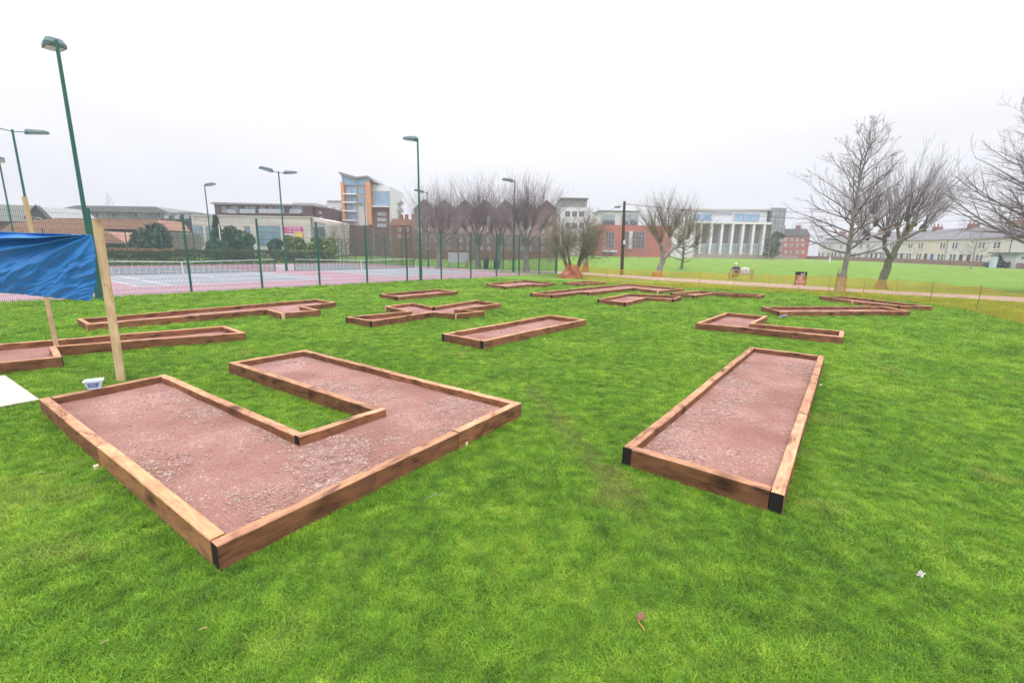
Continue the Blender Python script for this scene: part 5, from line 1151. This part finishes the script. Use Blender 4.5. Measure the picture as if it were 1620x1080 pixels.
def house(i):
    p = T0+hd*wd*i; z = float(terr(p.x, p.y+2)); cname = seqs[i]; m = mat('render_'+cname.replace(' ', '_'), dict(COLS)[cname], .85, .05, 1.2)
    t = thing('terraced_house', lab[i], 'house', (p.x, p.y, z), rot, 'terrace of small rendered houses along the far right')
    hh = 5.3; j = .03*(i % 2)      # local x runs along the row, facade faces +y side of the park
    b = MB(); b.box(.003, -8, -.4, wd-.003, j, hh); b.build('wall', m, t)
    b = MB(); n = 0; b.prism([(j+.35, hh-.05), (-4, hh+2.5), (-8.35, hh-.05)], .004, wd-.004, axis='x'); b.build('roof', mat('grey_slate_roof', (.145, .14, .155), .8, .2, 2), t)
    if i % 2 == 0:
        cb_ = mat('stack_brick', (.24, .115, .09), .9, .3, 4); b = MB(); b.box(wd-.5, -4.9, hh+1.2, wd+.48, -3.2, hh+3.1+.2*(i % 3)); ch = b.build('chimney', cb_, t)
        for k in range(4): b = MB(); b.tube([(wd-.2+.4*(k % 2), -4.7+k*.42, hh+3.1+.2*(i % 3)), (wd-.2+.4*(k % 2), -4.7+k*.42, hh+3.7+.1*k)], [.13, .10], 6); b.build('chimney_pot', mat('terracotta', (.34, .15, .09), .9), ch)
    def hw(x0, z0, x1, z1, n):
        b = MB(); fr = .07
        b.box(x0, j+.001, z0, x1, j+.07, z0+fr); b.box(x0, j+.001, z1-fr, x1, j+.07, z1); b.box(x0-.08, j+.001, z0-.10, x1+.08, j+.14, z0-.003)
        for k in range(n+1): x_ = x0+(x1-x0-fr)*k/n; b.box(x_, j+.002, z0+fr, x_+fr, j+.068, z1-fr)
        b.box(x0+fr, j+.003, (z0+z1)/2-.025, x1-fr, j+.066, (z0+z1)/2+.025); f_ = b.build('window', WHITEP, t)
        b = MB(); b.box(x0+.02, j+.0015, z0+.02, x1-.02, j+.04, z1-.02); b.build('pane', DGLASS, f_)
    flip = i % 2; dx = 3.6 if flip else .55
    w0 = .6 if flip else 2.3
    hw(w0, .75, w0+.75, 2.15, 1); hw(w0+.95, .75, w0+1.7, 2.15, 1); hw(w0+.1, 3.3, w0+.75, 4.6, 1); hw(w0+.95, 3.3, w0+1.6, 4.6, 1)
    b = MB(); b.box(dx, j+.001, 0, dx+.9, j+.05, 2.1); d = b.build('door', mat('door_%d' % i, doors[i], .5) if i in doors else mat('dark_door', (.05,.05,.055), .5), t)
    b = MB(); b.tube([(dx+.8, j+.05, 1.0), (dx+.8, j+.10, 1.0)], .03, 6); b.build('handle', STEEL, d)
    if i in (2, 5, 9): b = MB(); b.tube([(.25, j+.05, 0), (.25, j+.05, hh-.1)], .045, 6); b.build('drainpipe', mat('dark_pipe', (.06,.06,.07)), t)
for i in range(nh): house(i)
# low brick wall in front of the terrace
wl = MB(); Wp = [(83.5, 74), (86.5, 98), (91, 126), (94, 150), (84, 156)]; wm = mat('old_brick_wall', (.24, .15, .13), .9, .2, 1.5, detail=8)
for a, c in zip(Wp, Wp[1:]):
    a, c = Vector((*a, 0)), Vector((*c, 0)); n = 8
    for k in range(n):
        p, q2 = a.lerp(c, k/n), a.lerp(c, (k+1)/n); z = float(terr(p.x, p.y)); dd = (q2-p).normalized(); nn = Vector((-dd.y, dd.x, 0))*.12
        base_ = len(wl.v); wl.v += [tuple(p+nn+Vector((0,0,z-.4))), tuple(p-nn+Vector((0,0,z-.4))), tuple(q2-nn+Vector((0,0,z-.4))), tuple(q2+nn+Vector((0,0,z-.4))), tuple(p+nn+Vector((0,0,z+.95))), tuple(p-nn+Vector((0,0,z+.95))), tuple(q2-nn+Vector((0,0,z+.95))), tuple(q2+nn+Vector((0,0,z+.95)))]
        for f_ in ((0,3,2,1),(4,5,6,7),(0,1,5,4),(1,2,6,5),(2,3,7,6),(3,0,4,7)): wl.f.append(tuple(base_+i for i in f_)); wl.m.append(0)
tag(wl.build('garden_wall', wm), 'low red-brick wall along the front of the small terraced houses', 'wall')
# shed and car at the right edge
q = at(1600, 417, 76); B = Bl('shed', 'pale grey shed with a flat dark roof at the right edge', 76)
B.box('wall', (1608, 402, 1660, 424), mat('pale_shed_boards', (.50, .50, .55), .7, .1, 8), 0, 4, True); B.box('roof', (1605, 399.5, 1664, 402), SLATE, -.3, 4.3); B.win((1614, 405, 1621, 411), 1, 1, DGLASS)
q = at(1583, 415, 79); gz = float(terr(q.x, q.y)); t = thing('parked_car', 'dark parked car beside the grey shed at the right edge', 'car', (q.x, q.y, gz), R(175))
b = MB(); b.prism([(-2.1,.3),(-2.1,.75),(-1.9,.85),(-1.1,.95),(-.6,1.42),(.8,1.45),(1.5,.98),(2.05,.85),(2.1,.3)], -.85, .85); b.build('body', mat('dark_blue_paint', (.04,.06,.09), .3), t, bevel=.06)
b = MB(); b.prism([(-.95,.98),(-.52,1.36),(.75,1.38),(1.32,.99)], -.87, .87); b.build('side_window', DGLASS, t)
for x_ in (-1.35, 1.35):
    for s in (-1, 1): b = MB(); b.tube([(x_, s*.70, .32), (x_, s*.90, .32)], .32, 14); b.build('wheel', mat('black_tyre', (.015,.015,.015)), t)
q = at(1572, 414, 77); b = MB(); b.box(-.35, -.3, 0, .35, .3, 1.75); b.box(-.38,-.33,1.75,.38,.33,1.82); tag(b.build('utility_cabinet', mat('pale_blue_cabinet', (.45, .55, .62), .5), None, (q.x, q.y, float(terr(q.x, q.y))), bevel=.02), 'pale blue-grey utility cabinet at the end of the low brick wall', 'cabinet')
# flagpole-like white pole behind the courts
q = at(350, 390, 68); b = MB(); b.tube([(0,0,0),(0,0,upto(Vector((q.x, 68, 0)), 355))], [.10,.07], 8); tag(b.build('white_pole', WHITEP, None, (q.x, 68, 0)), 'short white pole rising from behind the hedge beside the conifer', 'pole')

# ------------------------------------------------------------------ HAZE
hm = bpy.data.materials.new('haze'); hm.use_nodes = True; hn = hm.node_tree; hn.nodes.clear()
pv = N(hn, 'ShaderNodeVolumePrincipled'); pv.inputs['Color'].default_value = (.93, .94, .97, 1); pv.inputs['Density'].default_value = .0010; pv.inputs['Anisotropy'].default_value = .1
ho = N(hn, 'ShaderNodeOutputMaterial'); hn.links.new(pv.outputs[0], ho.inputs['Volume'])
b = MB(); b.box(-505, -65, -1.5, 525, 435, 34); o = b.build('haze', hm); o['kind'] = 'stuff'; o['label'] = 'thin pale winter haze over the whole park'; o['category'] = 'haze'
